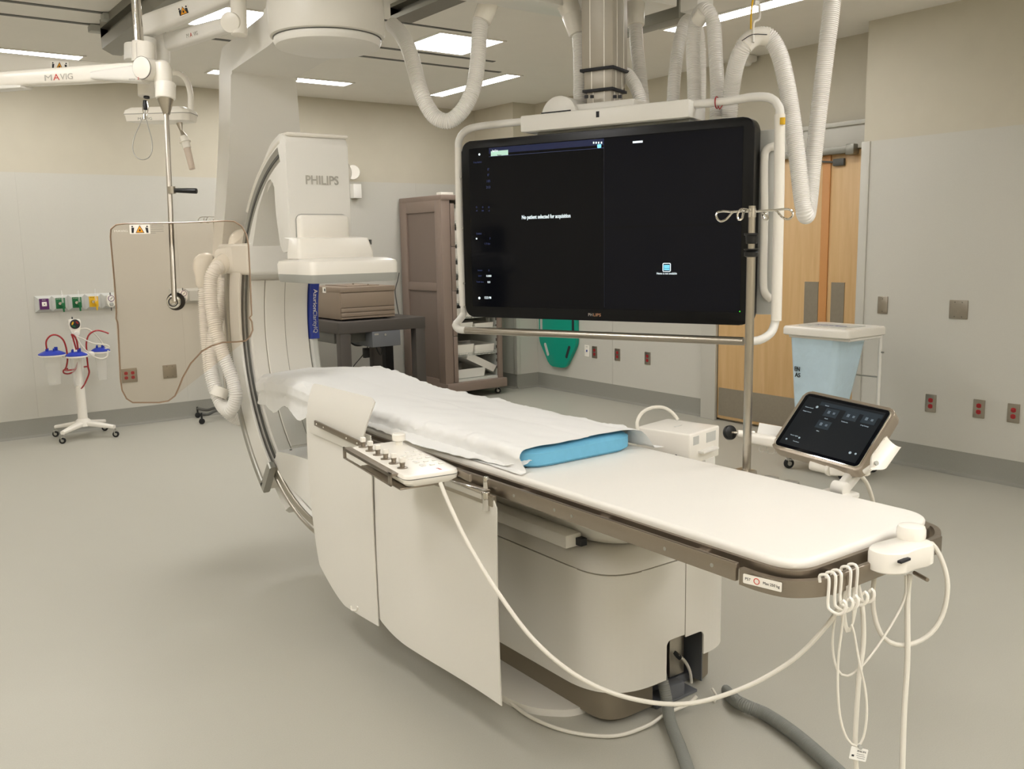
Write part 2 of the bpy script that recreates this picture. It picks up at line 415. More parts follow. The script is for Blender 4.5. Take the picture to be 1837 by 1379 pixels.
light('ceiling_light', 2.58, 3.78, 7.42, 7.58, 'slim recessed ceiling light passing behind the white gantry column', 'recessed ceiling lights')
light('ceiling_light', 3.42, 3.93, 5.40, 5.92, 'square recessed ceiling light behind the U shaped hose', 'recessed ceiling lights')
light('ceiling_light', 4.69, 4.83, 6.40, 7.63, 'slim recessed ceiling light crossing behind the right leg of the U shaped hose', 'recessed ceiling lights')
light('ceiling_light', 4.64, 4.78, 3.35, 4.55, 'slim recessed ceiling light at top right behind the arched hoses', 'recessed ceiling lights')
for x, y in ((.2, 3.1), (.2, .2), (3.6, 1.2), (3.6, -1.2), (-1.5, 1.7), (1.9, -1.4), (-1.4, 4.8), (2.3, -.3), (-.3, -1.6), (-1.8, -.6), (.9, -1.9), (3.0, -1.9), (-1.0, 3.2), (-1.4, 6.6)):  # unseen fixtures added outside the frame to raise the room's brightness
    light('ceiling_light', x-.25, x+.25, y-.25, y+.25, 'square ceiling light added out of view to brighten the room', 'added ceiling lights out of view')
def rail(name, lo, hi, m, label, cat='ceiling rail', group=None, r=.003):
    b = B(); box(b, lo, hi, r); return solo(name, b, m, label, cat, group)
for y, lb in ((6.03, 'nearer of the two thin dark ceiling tracks running left to right'), (6.37, 'farther of the two thin dark ceiling tracks running left to right')):
    b = B(); box(b, (X0, y-.02, CH-.004), (4.6 if y > 6.2 else 4.3, y+.02, CH-.0005)); solo('ceiling_track', b, 'dgrey', lb, 'ceiling track', 'recessed ceiling tracks')
b = B(); box(b, (2.4, 5.29, CH-.004), (3.66, 5.32, CH-.0005)); solo('ceiling_track', b, 'dgrey', 'short dark ceiling track beside the square light by the U shaped hose', 'ceiling track')
# grey gantry rails (run along the room)
def bigrail(x, y1, label, y0=-1.5, sc=1.0, z=CH):
    w_ = .085*sc; t = thing('gantry_rail', label, 'ceiling rail', (x, y1, z-.2), 'grey ceiling rails of the gantry')
    pr = [(-w_, 0), (w_, 0), (w_, -.05), (w_*.5, -.055), (w_*.5, -.10), (w_, -.105), (w_, -.17), (w_*.3, -.20), (-w_*.3, -.20), (-w_, -.17), (-w_, -.105), (-w_*.5, -.10), (-w_*.5, -.055), (-w_, -.05)]
    pr = [(a+x, c*sc+z-.001) for a, c in pr]
    b = B(); prism(b, pr, -y1, -y0, XZ); part('rail_beam', b, 'alu', t)
    for yy in (6.03, 6.37):
        if yy < y1+.3:
            b = B(); box(b, (x-w_-.03, yy-.04, z-.045), (x+w_+.03, yy+.04, z-.005), .006); part('rail_bracket', b, 'grey', t)
    return t
bigrail(1.56, 6.22, 'grey ceiling rail at top left with stepped end', sc=1.0)
b = B(); pr = [(-.07, 0), (.07, 0), (.07, -.02), (.02, -.025), (.02, -.06), (.07, -.065), (.07, -.09), (-.07, -.09), (-.07, -.065), (-.02, -.06), (-.02, -.025), (-.07, -.02)]
prism(b, [(2.86+a, CH-.001+c) for a, c in pr], -4.95, 1.5, XZ); solo('ceiling_rail', b, 'alu', 'grey ceiling rail with open black end near the U shaped hose', 'ceiling rail')
b = B(); box(b, (5.78, 4.78, CH-.05), (5.90, 4.90, CH), .015); cyl(b, (5.84, 4.84, CH-.075), (5.84, 4.84, CH-.05), .03, .045); solo('smoke_detector', b, 'white', 'small white detector on the ceiling above the wooden doors', 'smoke detector')
b = B()
for k in range(6): box(b, (1.66+.045*k, 5.62, CH-.006), (1.675+.045*k, 6.0, CH-.0005))
box(b, (1.63, 5.6, CH-.003), (1.93, 6.02, CH-.0005)); solo('ceiling_vent', b, 'ceil', 'slotted white ceiling vent left of the square light behind the white arms', 'vent')

# ================================================================== WALL FITTINGS
def duplex(loc, face, label, group, plate='steelpl'):
    # face 'X': on a wall whose normal is -X ; local frame x right, y up, z out
    return loc
def wallframe(x, y, X=None, Y=None):
    p = A(x, y, X=X, Y=Y)
    return frame(p, (0, -1, 0), (0, 0, 1)) if X is not None else frame(p, (1, 0, 0), (0, 0, 1))
def plate(name, M4, w_, h_, label, cat, group=None, m='steelpl', screws=1):
    t = thing(name, label, cat, M4.translation, group)
    b = B(); prism(b, rrect(w_, h_, .004, 3), 0, .006, M4, .002); part('cover_plate', b, m, t)
    return t
def receptacles(t, M4, cols=1, dx=.05, m='redo'):
    for i in range(cols):
        for s in (1, -1):
            c = M4 @ Matrix.Translation(((i-(cols-1)/2)*dx, s*.0195, 0))
            pl = [(max(-.0145, min(.0145, .0172*cos(2*pi*k/24))), .0172*sin(2*pi*k/24)*.85) for k in range(24)]
            b = B(); prism(b, pl, .005, .0085, c, .0008); rc = part('receptacle', b, m, t)
            b = B()
            for q in (-.006, .005): box(b, (q, -.004, .0084), (q+.0016, .005, .0088), M4=c)
            part('slots', b, 'ink', rc)
fr = wallframe(1670, 723, X=RW-.008); t = plate('wall_outlet', fr, .072, .116, 'steel plate with two red sockets on right wall, nearest the laundry hamper', 'outlet', 'red outlets on the right wall'); receptacles(t, fr)
fr = wallframe(1756.5, 733, X=RW-.008); t = plate('wall_outlet', fr, .072, .116, 'steel plate with two red sockets on right wall, middle of three', 'outlet', 'red outlets on the right wall'); receptacles(t, fr)
fr = wallframe(1818.5, 741, X=RW-.008); t = plate('wall_outlet', fr, .072, .116, 'steel plate with two red sockets on right wall, closest to right edge', 'outlet', 'red outlets on the right wall'); receptacles(t, fr)
for (x, y), lb in (((1067, 631.5), 'steel plate with two red sockets under the screen, beside white data plate'), ((1108, 636), 'steel plate with two red sockets under the screen, middle of three'), ((1162, 642.5), 'steel plate with two red sockets under the screen, nearest the door frame')):
    fr = wallframe(x, y, X=BW-.008); t = plate('wall_outlet', fr, .072, .116, lb, 'outlet', 'red outlets on the back wall'); receptacles(t, fr)
fr = wallframe(1053.5, 629, X=BW-.008); t = plate('data_plate', fr, .07, .116, 'white data plate with dark blue jack on the back wall', 'outlet', m='white2')
b = B(); box(b, (-.008, -.01, .006), (.01, .01, .009), M4=fr); part('data_jack', b, 'blue', t)
lettering('DATA', fr @ Vector((0, .04, .0065)), -Y_, Z_, .008, 'inkgrey', t)
fr = wallframe(1584, 547, X=RW-.008); t = plate('blank_plate', fr, .072, .116, 'narrow blank steel wall plate on right wall beside the doors', 'wall plate')
b = B(); [cyl(b, fr @ Vector((0, s*.042, .005)), fr @ Vector((0, s*.042, .0075)), .003) for s in (1, -1)]; part('screw', b, 'dgrey', t)
fr = wallframe(1720, 555, X=RW-.008); t = plate('blank_plate', fr, .118, .118, 'square blank steel wall plate on right wall', 'wall plate')
b = B(); [cyl(b, fr @ Vector((q, s*.045, .005)), fr @ Vector((q, s*.045, .0075)), .003) for s in (1, -1) for q in (-.023, .023)]; part('screw', b, 'dgrey', t)
fr = wallframe(232, 673, Y=LW-.008); t = plate('wall_outlet', fr, .128, .122, 'square steel plate with four red sockets seen through the hanging shield', 'outlet'); receptacles(t, fr, 2, .055)
fr = wallframe(304.5, 666, Y=LW-.008); t = plate('blank_plate', fr, .118, .118, 'square blank steel plate seen through the hanging shield', 'wall plate')
b = B(); [cyl(b, fr @ Vector((q, s*.045, .005)), fr @ Vector((q, s*.045, .0075)), .003) for s in (1, -1) for q in (-.023, .023)]; part('screw', b, 'dgrey', t)

# gas outlets: five-module strip + second strip behind the shield
GY = LW-.008
def gas(px, py, colr, label, gauge=False):
    p = A(px, py, Y=GY); t = thing('gas_outlet', label, 'gas outlet', p, 'medical gas outlets'); fr = frame(p, X_, Z_)
    b = B(); h = .066
    o = [(-h, -h, 0), (h, -h, 0), (h, h, 0), (-h, h, 0)]; i_ = [(-h*.62, -h*.66, .032), (h*.62, -h*.66, .032), (h*.62, h*.66, .032), (-h*.62, h*.66, .032)]
    lip = [(x*1, y*1, .01) for x, y, z in o]
    loft(b, [[fr @ Vector(v) for v in r] for r in (o, lip, i_)]); part('bezel', b, 'lgrey', t, smooth=0)
    b = B(); prism(b, rrect(.07, .088, .003, 2), .032, .036, fr); fp = part('face_plate', b, colr, t)
    return t, fr
for (px, py, c, lb) in ((78, 545, 'purple', 'purple faced gas outlet with white square, leftmost of the row'), (107, 543.5, 'dgreen', 'green faced gas outlet next to the purple one'), (136.5, 542, 'dgreen', 'green faced gas outlet next to the yellow one'), (166.5, 540.5, 'yellow', 'yellow faced gas outlet with clear flow tube'), (195, 539, 'lgrey', 'gas outlet with white vacuum gauge unit, at left edge of the hanging shield')):
    t, fr = gas(px, py, c, lb)
    if c == 'purple':
        b = B(); prism(b, rrect(.036, .036, .004, 2), .036, .044, fr, .002); part('socket', b, 'white2', t)
        b = B(); prism(b, rrect(.008, .008, .001, 1), .044, .045, fr); part('socket_hole', b, 'ink', t)
        lettering('EVAC', fr @ Vector((0, .032, .0366)), X_, Z_, .008, 'white2', t)
    elif c != 'lgrey':
        b = B(); cyl(b, fr @ Vector((-.008, 0, .036)), fr @ Vector((-.008, 0, .07)), .016, .012); part('connector', b, 'chrome', t)
        b = B(); cyl(b, fr @ Vector((.012, -.005, .075)), fr @ Vector((.008, .105, .075)), .009, .008); part('flow_tube', b, 'clear', t)
        b = B(); cyl(b, fr @ Vector((.012, -.008, .06)), fr @ Vector((.012, -.008, .09)), .013); cyl(b, fr @ Vector((.012, -.02, .075)), fr @ Vector((.014, -.07, .075)), .009, .006); part('valve', b, c if c == 'yellow' else 'dgreen', t)
        lettering('OXYGEN' if c == 'dgreen' else 'MED AIR', fr @ Vector((-.012, .035, .0366)), X_, Z_, .006, 'white2' if c == 'dgreen' else 'ink', t)
def gaugebody(px, py, lb):
    p = A(px, py, Y=GY-.07); t = thing('vacuum_gauge', lb, 'gauge', p); fr = frame(p, X_, Z_)
    b = B(); prism(b, roundpoly([(-.03, .04), (.03, .04), (.034, -.02), (.018, -.062), (-.018, -.062), (-.034, -.02)], .02), -.03, .012, fr, .006); part('housing', b, 'white2', t)
    b = B(); lathe(b, [(.0, .012), (.024, .012), (.026, .016), (.022, .018), (0, .018)], fr @ Matrix.Translation((0, .014, 0))); part('dial_ring', b, 'purple', t)
    b = B(); lathe(b, [(.0, .018), (.021, .018), (.0, .0195)], fr @ Matrix.Translation((0, .014, 0))); part('dial_face', b, 'white2', t)
    b = B(); box(b, (-.002, -.012, .0195), (.002, .014, .0205), M4=fr @ Matrix.Translation((0, .014, 0)) @ Matrix.Rotation(-.8, 4, 'Z')); part('needle', b, 'ink', t)
    b = B(); cyl(b, fr @ Vector((0, -.035, .012)), fr @ Vector((0, -.035, .03)), .017, .015, bev=.002); part('knob', b, 'grey', t)
    b = B(); cyl(b, fr @ Vector((0, .04, -.01)), fr @ Vector((0, .062, -.01)), .005); cyl(b, fr @ Vector((0, -.06, -.01)), fr @ Vector((0, -.09, -.01)), .004); part('nipple', b, 'dgrey', t)
gaugebody(199, 538, 'white vacuum gauge unit plugged in at right end of the gas outlet row')
for px, py, lb in ((318, 531, 'plain grey gas outlet behind the round shield clamp'), (345, 530, 'plain grey gas outlet just left of the ribbed hose')):
    t, fr = gas(px, py, 'lgrey', lb)
gaugebody(329, 529, 'white vacuum gauge unit right of the round shield clamp')
p = A(632, 330, Y=LW-.05)
t = thing('wall_dispenser', 'small white wall unit with round front, right of the gantry head', 'dispenser', p)
b = B(); pp = A(636, 342, Y=LW-.008); box(b, (pp.x-.05, LW-.09, pp.z-.075), (pp.x+.035, LW-.008, pp.z+.06), .004); part('housing', b, 'white', t)
b = B(); q = A(633, 309, Y=LW-.1); lathe(b, [(.0, -.045), (.045, -.04), (.066, -.02), (.07, 0), (.066, .03), (.0, .03)], zframe(q, (-.5, -1, 0))); part('round_front', b, 'white2', t)
# green spine board on the back wall
GX = BW-.03
t = thing('spine_board', 'bright green rescue board with hand slots hung on the back wall', 'spine board', A(1003, 659, X=GX))
yl, yr = A(970, 600, X=GX).y, A(1036, 600, X=GX).y; zb = A(1003, 658, X=GX).z; zm = A(968, 607, X=GX).z; yc = (yl+yr)/2; hw = (yl-yr)/2
out = roundpoly([(yc-hw*.42, zb), (yc+hw*.42, zb), (yc+hw, zm-.02), (yc+hw, zb+1.75), (yc+hw*.5, zb+1.83), (yc-hw*.5, zb+1.83), (yc-hw, zb+1.75), (yc-hw, zm-.02)], .05)
b = B(); prism(b, out, GX-.022, GX+.022-.004, YZ, .008, 3); part('board', b, 'teal', t)
for s in (-1, 1):
    for (cy_, z0_, tl, L) in ((.86, zm+.16, 0, .14), (.58, zb+.17, -.42, .14), (.86, zm+.65, 0, .14), (.86, zm+1.05, 0, .14)):
        M4 = Matrix.Translation((GX-.0225, yc+s*hw*cy_, z0_)) @ Matrix.Rotation(s*tl, 4, 'X')
        b = B(); prism(b, rrect(.034, L, .016, 4), -.002, .002, M4 @ YZ.to_3x3().to_4x4()); part('hand_slot', b, 'ink' if s < 0 else 'lgrey', t)
# ================================================================== C-ARM GANTRY
CY0, CZ0, XC = 3.61, 1.105, 1.765         # arc centre
def sector(r0, r1, a0, a1, n=40):
    o = [(CY0+r1*cos(radians(a0+(a1-a0)*i/n)), CZ0+r1*sin(radians(a0+(a1-a0)*i/n))) for i in range(n+1)]
    i_ = [(CY0+r0*cos(radians(a0+(a1-a0)*i/n)), CZ0+r0*sin(radians(a0+(a1-a0)*i/n))) for i in range(n+1)]
    return o+i_[::-1]
def sect(bm, r0, r1, a0, a1, x0, x1, bev=.006, n=80):
    # annular sector built from quads (rectangular section swept round the arc centre)
    rings = []
    for i in range(n+1):
        a = radians(a0+(a1-a0)*i/n); c, s = cos(a), sin(a); q = []
        for r, x in ((r0, x0+bev), (r0, x1-bev), (r0+bev, x1), (r1-bev, x1), (r1, x1-bev), (r1, x0+bev), (r1-bev, x0), (r0+bev, x0)):
            q.append(Vector((x, CY0+r*c, CZ0+r*s)))
        rings.append(q)
    return loft(bm, rings)
G = thing('c_arm_gantry', 'large white ceiling hung C-arm with x-ray detector over head end of table', 'x-ray machine', (XC, 3.67, 2.3))
b = B(); zf = Matrix.Translation((1.765, 3.67, 0))
lathe(b, [(.224, 2.358), (.234, 2.362), (.238, 2.375), (.238, 2.53), (.225, 2.56), (.225, 2.62), (.27, 2.70), (.27, 2.78)], zf, 64); box(b, (1.4, 3.3, 2.76), (2.15, 4.05, 2.86), .02); part('ceiling_carriage', b, 'cream', G)
b = B(); lathe(b, [(.0, 2.312), (.18, 2.315), (.214, 2.325), (.222, 2.342), (.220, 2.354)], zf, 64); part('rotation_disc', b, 'white', G)
b = B(); lathe(b, [(.21, 2.354), (.223, 2.354), (.223, 2.358), (.21, 2.358)], zf, 64); part('disc_joint', b, 'dgrey', G)
# L shaped arm, side profile in (Y, Z)
prof = [(3.70, 2.60), (3.70, 2.385), (3.90, 2.355, .02), (4.37, 2.322, .015), (4.43, 2.05, .3), (4.55, 1.72, .3), (4.69, 1.44, .3), (4.70, 1.02, .05), (4.84, 1.00, .05), (4.83, 1.42, .3), (4.70, 1.75, .3), (4.575, 2.10, .3), (4.53, 2.36, .03), (4.47, 2.445, .03), (3.92, 2.49, .05), (3.86, 2.60, .03)]
b = B(); prism(b, roundpoly(prof, .04, 6), 1.60, 1.925, YZ, .012, 3)
for v in b.verts:
    if v.co.z < 2.3 and v.co.x > 1.76: v.co.x += .12*(2.3-v.co.z)/.85
part('support_arm', b, 'white', G)
b = B(); pr2 = [(4.552, 2.33), (4.586, 2.10), (4.71, 1.75), (4.84, 1.42), (4.86, 1.0), (4.90, 1.0), (4.88, 1.42), (4.745, 1.76), (4.62, 2.12), (4.59, 2.30)]
prism(b, roundpoly(pr2, .04), 1.63, 1.90, YZ, .008); part('arm_back_cover', b, 'lgrey', G)
b = B(); cyl(b, (XC, 4.50, 1.16), (XC, 4.86, 1.16), .15, .13, n=40, bev=.02); part('pivot_hub', b, 'white', G)
# sleeve that carries the arc
b = B(); sect(b, .875, .97, -52, 24, 1.59, 1.94, .02); part('arc_sleeve', b, 'white2', G)
b = B(); sect(b, .80, .958, -50, 21, 1.578, 1.592, .003); part('sleeve_side_cover', b, 'white', G)
b = B(); sect(b, .93, .972, -51, 22, 1.566, 1.592, .006); sect(b, .79, .972, -53, -50.4, 1.566, 1.60, .006); part('sleeve_trim', b, 'satin', G)
b = B(); sect(b, .780, .795, -49, 20, 1.606, 1.613, .001); part('sleeve_seam', b, 'dgrey', G)
b = B(); sect(b, .965, 1.01, -60, -10, 1.64, 1.88, .02); part('sleeve_back_cover', b, 'white', G)
b = B(); box(b, (1.575, 4.24, 1.375), (1.95, 4.66, 1.525), .02, 3)
loft(b, [[p+Vector((0, 0, z*h)) + Vector((x*w_, x*w_*-.75, 0)) for x, z in rrect(1, 1, .25, 4)] for p, w_, h in ((Vector((1.66, 4.30, 1.45)), .10, .145), (Vector((1.62, 4.42, 1.452)), .10, .14), (Vector((1.575, 4.53, 1.44)), .09, .125), (A(412, 468, d=4.52), .08, .10))]); part('sleeve_bridge', b, 'white', G)
b = B(); lathe(b, [(.0, .05), (.03, .047), (.055, .03), (.065, .0), (.06, -.12)], zframe(A(432, 432, d=4.55), (-.6, -.1, .6)), 32); part('pivot_cover', b, 'white2', G)
# the C arc
b = B(); sect(b, .79, .885, -108, 72, 1.61, 1.925, .012, 120); part('arc_body', b, 'white', G)
b = B(); sect(b, .803, .868, 21, 72, 1.603, 1.612, .002); part('upper_track', b, 'satin', G)
b = B(); sect(b, .82, .835, 21, 72, 1.600, 1.604, .001); part('track_groove', b, 'dgrey', G)
b = B(); sect(b, .80, .835, -106, -52, 1.600, 1.612, .004); sect(b, .85, .87, -106, -52, 1.602, 1.612, .004); part('lower_track', b, 'steel', G)
b = B(); sect(b, .775, .795, -48, 18, 1.625, 1.925, .008); sect(b, .770, .778, -46, 18, 1.70, 1.925, .004); part('inner_cover', b, 'cream', G)
b = B(); sect(b, .7745, .777, -47, 18, 1.696, 1.7005, .0005); sect(b, .7685, .771, -46, 18, 1.80, 1.802, .0005); part('cover_joint', b, 'seam', G)
b = B(); sect(b, .752, .80, -50, -5, 1.928, 1.968, .01); part('side_rim', b, 'lgrey', G)
b = B(); sect(b, .742, .80, -5, 17, 1.928, 1.972, .004); bl = part('name_strip', b, 'blue', G)
rf = A(551, 515, X=1.95)
def arcpt(a, r, x): return Vector((x, CY0+r*cos(radians(a)), CZ0+r*sin(radians(a))))
for s, a, m_, h in (('Azurion', 10.2, 'white2', .022), ('ClarityIQ', 1.6, 'lgrey', .022)):
    rad = (arcpt(a, 1, 0)-Vector((0, CY0, CZ0))); tan = Vector((0, sin(radians(a)), -cos(radians(a))))
    lettering(s, arcpt(a, .7385, 1.950), tan, X_*1, h, m_, bl, width=.112)
# mast above the detector
mp = [(3.42, 1.97, .06), (3.42, 1.90, .01), (3.46, 1.90, .01), (3.46, 1.555, .03), (3.86, 1.50, .05), (3.925, 1.53, .04), (3.965, 1.70, .09), (4.06, 1.72, .05), (4.17, 1.60, .03), (4.25, 1.57, .02), (4.30, 1.545, .02), (4.225, 1.68, .1), (4.08, 1.83, .1), (3.90, 1.945, .1), (3.76, 1.985, .1)]
FY = 3.79
op = [A(x, y, X=1.605) for x, y in ((495, 385), (491, 322), (480, 322), (463, 375))]
mp = [(FY+.05, 1.988), (FY, 1.965), (FY, 1.60), (FY+.005, 1.49), (3.90, 1.475)]+[(p.y, p.z) for p in op]+[(4.262, 1.475), (4.335, 1.475), (4.24, 1.70), (4.11, 1.84), (3.95, 1.955)]
b = B(); prism(b, roundpoly(mp, .035, 5), 1.605, 1.895, YZ, .007, 2); ms = part('detector_mast', b, 'white', G)
b = B(); sect(b, .872, .893, 40, 74, 1.60, 1.93, .008); box(b, (1.612, FY+.004, 1.972), (1.905, FY+.10, 1.989), .008, 3); part('mast_top_cover', b, 'white2', G)
lettering('PHILIPS', A(578, 324, Y=FY-.002), X_, Z_, .038, 'logogrey', ms, width=.155, bold=.016)
b = B(); box(b, (1.635, 3.755, 1.50), (1.875, 3.85, 1.640), .02, 3); part('detector_slide', b, 'white2', G)
b = B(); prism(b, rrect(.247, .153, .028, 5), -.03, .0015, frame((1.755, FY-.002, 1.568), X_, Z_), .001); part('slide_gap', b, 'grey', G)
b = B(); lo = rrect(.36, .13, .015); hi = rrect(.335, .11, .015)
loft(b, [[Vector((x, y, z)) for x, y in r] for r, z in (([(1.772+x, 3.75+y) for x, y in lo], 1.452), ([(1.772+x, 3.75+y) for x, y in lo], 1.478), ([(1.768+x, 3.755+y) for x, y in hi], 1.538), ([(1.768+x*.97, 3.825+y*.97) for x, y in hi], 1.544))]); part('detector_mount', b, 'white2', G)
b = B(); box(b, (1.940, 3.70, 1.508), (1.949, 3.715, 1.53), .002); part('mount_latch', b, 'dgrey', G)
# detector housing
dx, dy = 1.77, 3.69
b = B(); Q = [(.39, .36, .02, 1.382), (.406, .376, .025, 1.388), (.408, .378, .026, 1.430), (.398, .368, .025, 1.442), (.34, .31, .025, 1.453), (.2, .2, .02, 1.455)]
loft(b, [[Vector((dx+x, dy+y, z)) for x, y in rrect(w_, h_, r, 6)] for w_, h_, r, z in Q]); part('detector_housing', b, 'white2', G)
b = B(); Q = [(.37, .34, .02, 1.352), (.392, .362, .022, 1.354), (.402, .372, .025, 1.364), (.406, .376, .025, 1.388)]
loft(b, [[Vector((dx+x, dy+y, z)) for x, y in rrect(w_, h_, r, 6)] for w_, h_, r, z in Q]); part('detector_bumper', b, 'grey', G)
b = B(); q = A(634, 309, X=1.93); lathe(b, [(0, .0), (.045, .0), (.05, .01), (.045, .035), (.03, .045), (0, .05)], zframe((1.885, 3.86, q.z), (1, 0, 0)), 32); part('mast_knob', b, 'white2', G)
# tube housing below
b = B(); prism(b, roundpoly([(4.135, .545), (3.9, .565), (3.16, .60), (3.16, .36), (3.55, .31), (3.93, .40), (4.02, .42), (4.10, .46)], .05, 5), 1.605, 1.93, YZ, .02, 3); part('tube_housing', b, 'white', G)
b = B(); cyl(b, (1.77, 3.55, .58), (1.77, 3.55, .70), .14, .12, n=32, bev=.01); part('collimator', b, 'cream', G)
b = B(); q = A(516, 817, X=1.66); cyl(b, (1.66, 4.05, .548), (1.66, 4.05, .556), .006); part('screw', b, 'dgrey', G)
# cable elbow + hoses beside the gantry
def solo_hose(pts, r, label, group, name='corrugated_hose', **k):
    k.setdefault('pitch', .0105 if 'gantry arc' in label or 'elbow left' in label else .0072); k.setdefault('depth', .0045 if k['pitch'] > .01 else .0034)
    t = thing(name, label, 'hose', pts[0], group)
    b = B(); hose(b, pts, r, **k); part('hose', b, 'hose', t); return t
D = 4.75
t = solo_hose([A(366, 508, d=D), A(367, 560, d=D), A(371, 620, d=D), A(379, 680, d=D), A(398, 728, d=D), A(425, 752, d=D+.05), A(447, 752, d=D+.15)], .031, 'pale ribbed hose dropping from white elbow left of the gantry', 'gantry hoses')
b = B(); p = A(366, 510, d=D)
loft(b, [[p+Vector((x*r_*cos(2*pi*j/28)+o, x*r_*sin(2*pi*j/28)*1.0, z)) for j in range(28)] for x, r_, z, o in ((.9, .04, -.012, 0), (1, .042, 0, 0), (1, .043, .04, 0), (1, .050, .08, .0), (1, .052, .11, .004), (1, .045, .14, .01), (1, .03, .155, .015), (1, .01, .162, .02))]); part('elbow_cap', b, 'white2', t)
b = B(); cyl(b, p+Vector((0, .0, .10)), p+Vector((.15, .12, .12)), .045, n=24); part('elbow_neck', b, 'white2', t)
D = 4.45
t = solo_hose([A(398, 474, d=D+.05), A(386, 483, d=D), A(378, 503, d=D), A(378, 540, d=D), A(386, 585, d=D), A(400, 635, d=D), A(417, 680, d=D), A(423, 712, d=D), A(413, 735, d=D+.02), A(399, 728, d=D+.08), A(388, 700, d=D+.1), A(380, 660, d=D+.12), A(380, 622, d=D+.14), A(388, 580, d=D+.16), A(399, 540, d=D+.18), A(404, 500, d=D+.2)], .033, 'looped ribbed hose with clamp band, hanging beside the gantry arc', 'gantry hoses')
b = B(); c = A(394, 703, d=D+.08); cyl(b, c+Vector((-.01, 0, -.022)), c+Vector((.012, 0, .022)), .042, n=28); part('clamp_band', b, 'white2', t)
b = B(); cyl(b, A(392, 478, d=D+.03), A(412, 466, d=D+.1), .043, .05, n=28, bev=.004); cyl(b, A(410, 467, d=D+.1), A(450, 452, d=D+.15), .055, .062, n=28, bev=.004); part('hose_connector', b, 'white2', t)

# ================================================================== PATIENT TABLE
TX0, TX1, TY0, TZ = 1.505, 2.035, 1.095, .85
T = thing('patient_table', 'long white x-ray patient table with bronze side rails on a bulky pedestal', 'patient table', (1.80, 2.6, 0))
def rr(w0, w1, y0, y1, r, n=8, r2=None):     # plan outline
    pts = [(w0, y0, r), (w1, y0, r), (w1, y1, r2 or r), (w0, y1, r2 or r)]
    return roundpoly(pts, r, n)
b = B(); 
def topline(e, y1=3.9):
    a, c = TX0+e, TX1-e
    return roundpoly([(a, TY0+e, .075), (c, TY0+e, .075), (c, 2.95, .1), (c-.055, 3.25, .1), (c-.055, y1-e, .08), (a+.055, y1-e, .08), (a+.055, 3.25, .1), (a, 2.95, .1)], .07, 14)
t0 = topline(.012); t1 = topline(0); t2 = topline(.01)
loft(b, [[Vector((x, y, z)) for x, y in r] for r, z in ((t0, TZ-.026), (topline(.003), TZ-.022), (t1, TZ-.016), (t1, TZ-.009), (topline(.0015), TZ-.005), (topline(.005), TZ-.0015), (topline(.011), TZ))]); part('table_top', b, 'top', T)
b = B(); prism(b, topline(-.008), TZ-.047, TZ-.020, None, .004); part('top_edge', b, 'bronze', T)
def siderail(x, y0, y1, name='accessory_rail'):
    b = B(); s = -1 if x < XC else 1
    box(b, (x-.006, y0, TZ-.062), (x+.006, y1, TZ-.022), .0025, 2)
    for yy in [y0+.12+.33*k for k in range(int((y1-y0-.1)/.33))]: box(b, (min(x, x-s*.03), yy-.015, TZ-.052), (max(x, x-s*.03), yy+.015, TZ-.032))
    return part(name, b, 'bronze', T)
siderail(TX0-.035, 1.215, 3.25); siderail(TX1+.035, 1.215, 3.25)
b = B()     # end bumper rail following the corner
c0 = [(TX0-.028, 1.21), (TX0-.028, 1.16), (TX0-.012, 1.105), (TX0+.04, 1.068), (TX0+.09, 1.060)]
for cc in (c0, [(2*1.77-x, y) for x, y in c0]):
    P = spline([Vector((x, y, TZ-.05)) for x, y in cc], .01)
    rings = []
    for i, p in enumerate(P):
        tt = (P[min(i+1, len(P)-1)]-P[max(i-1, 0)]).normalized(); nn = Vector((tt.y, -tt.x, 0))
        rings.append([p+nn*.007+Z_*.018, p-nn*.007+Z_*.018, p-nn*.007-Z_*.018, p+nn*.007-Z_*.018])
    b = B(); loft(b, rings); part('corner_rail', b, 'bronze', T)
b = B(); box(b, (TX0+.06, 1.048, TZ-.067), (TX1-.055, 1.060, TZ-.027), .0025)
for xx in (1.62, 1.77, 1.92): box(b, (xx-.012, 1.055, TZ-.055), (xx+.012, 1.10, TZ-.035))
part('foot_rail', b, 'bronze', T)
b = B(); [cyl(b, (TX0-.042, y, TZ-.044), (TX0-.0405, y, TZ-.044), .0045, n=12) for y in (2.0, 1.82, 1.75, 1.42, 1.28)]; part('rail_screw', b, 'satin', T)
# weight label on the corner
fr = frame((TX0-.0155, 1.155, TZ-.044), (.18, -1, 0), Z_)
b = B(); lab = [(-.05, -.0085), (.05, -.0085), (.05, .0085), (-.05, .0085)]
fr = frame(A(1370, 1017, X=TX0-.0365), -Y_, Z_)
fr = frame((TX0-.034, 1.150, TZ-.046), (0.22, -1, 0), Z_)
b = B(); prism(b, rrect(.085, .020, .002, 2), .0015, .0028, fr); lb = part('rating_label', b, 'white2', T, label='white rating label with small red ring sign')
lettering('P57', fr @ Vector((-.032, 0, .003)), fr.to_3x3() @ X_, Z_, .006, 'ink', lb); lettering('Max 250 kg', fr @ Vector((.02, 0, .003)), fr.to_3x3() @ X_, Z_, .006, 'ink', lb, width=.036)
b = B(); tube(b, [fr @ Vector((-.012+.006*cos(2*pi*k/20), .006*sin(2*pi*k/20), .003)) for k in range(20)], .0009, 6, closed=True); part('ring_sign', b, 'logored', lb)
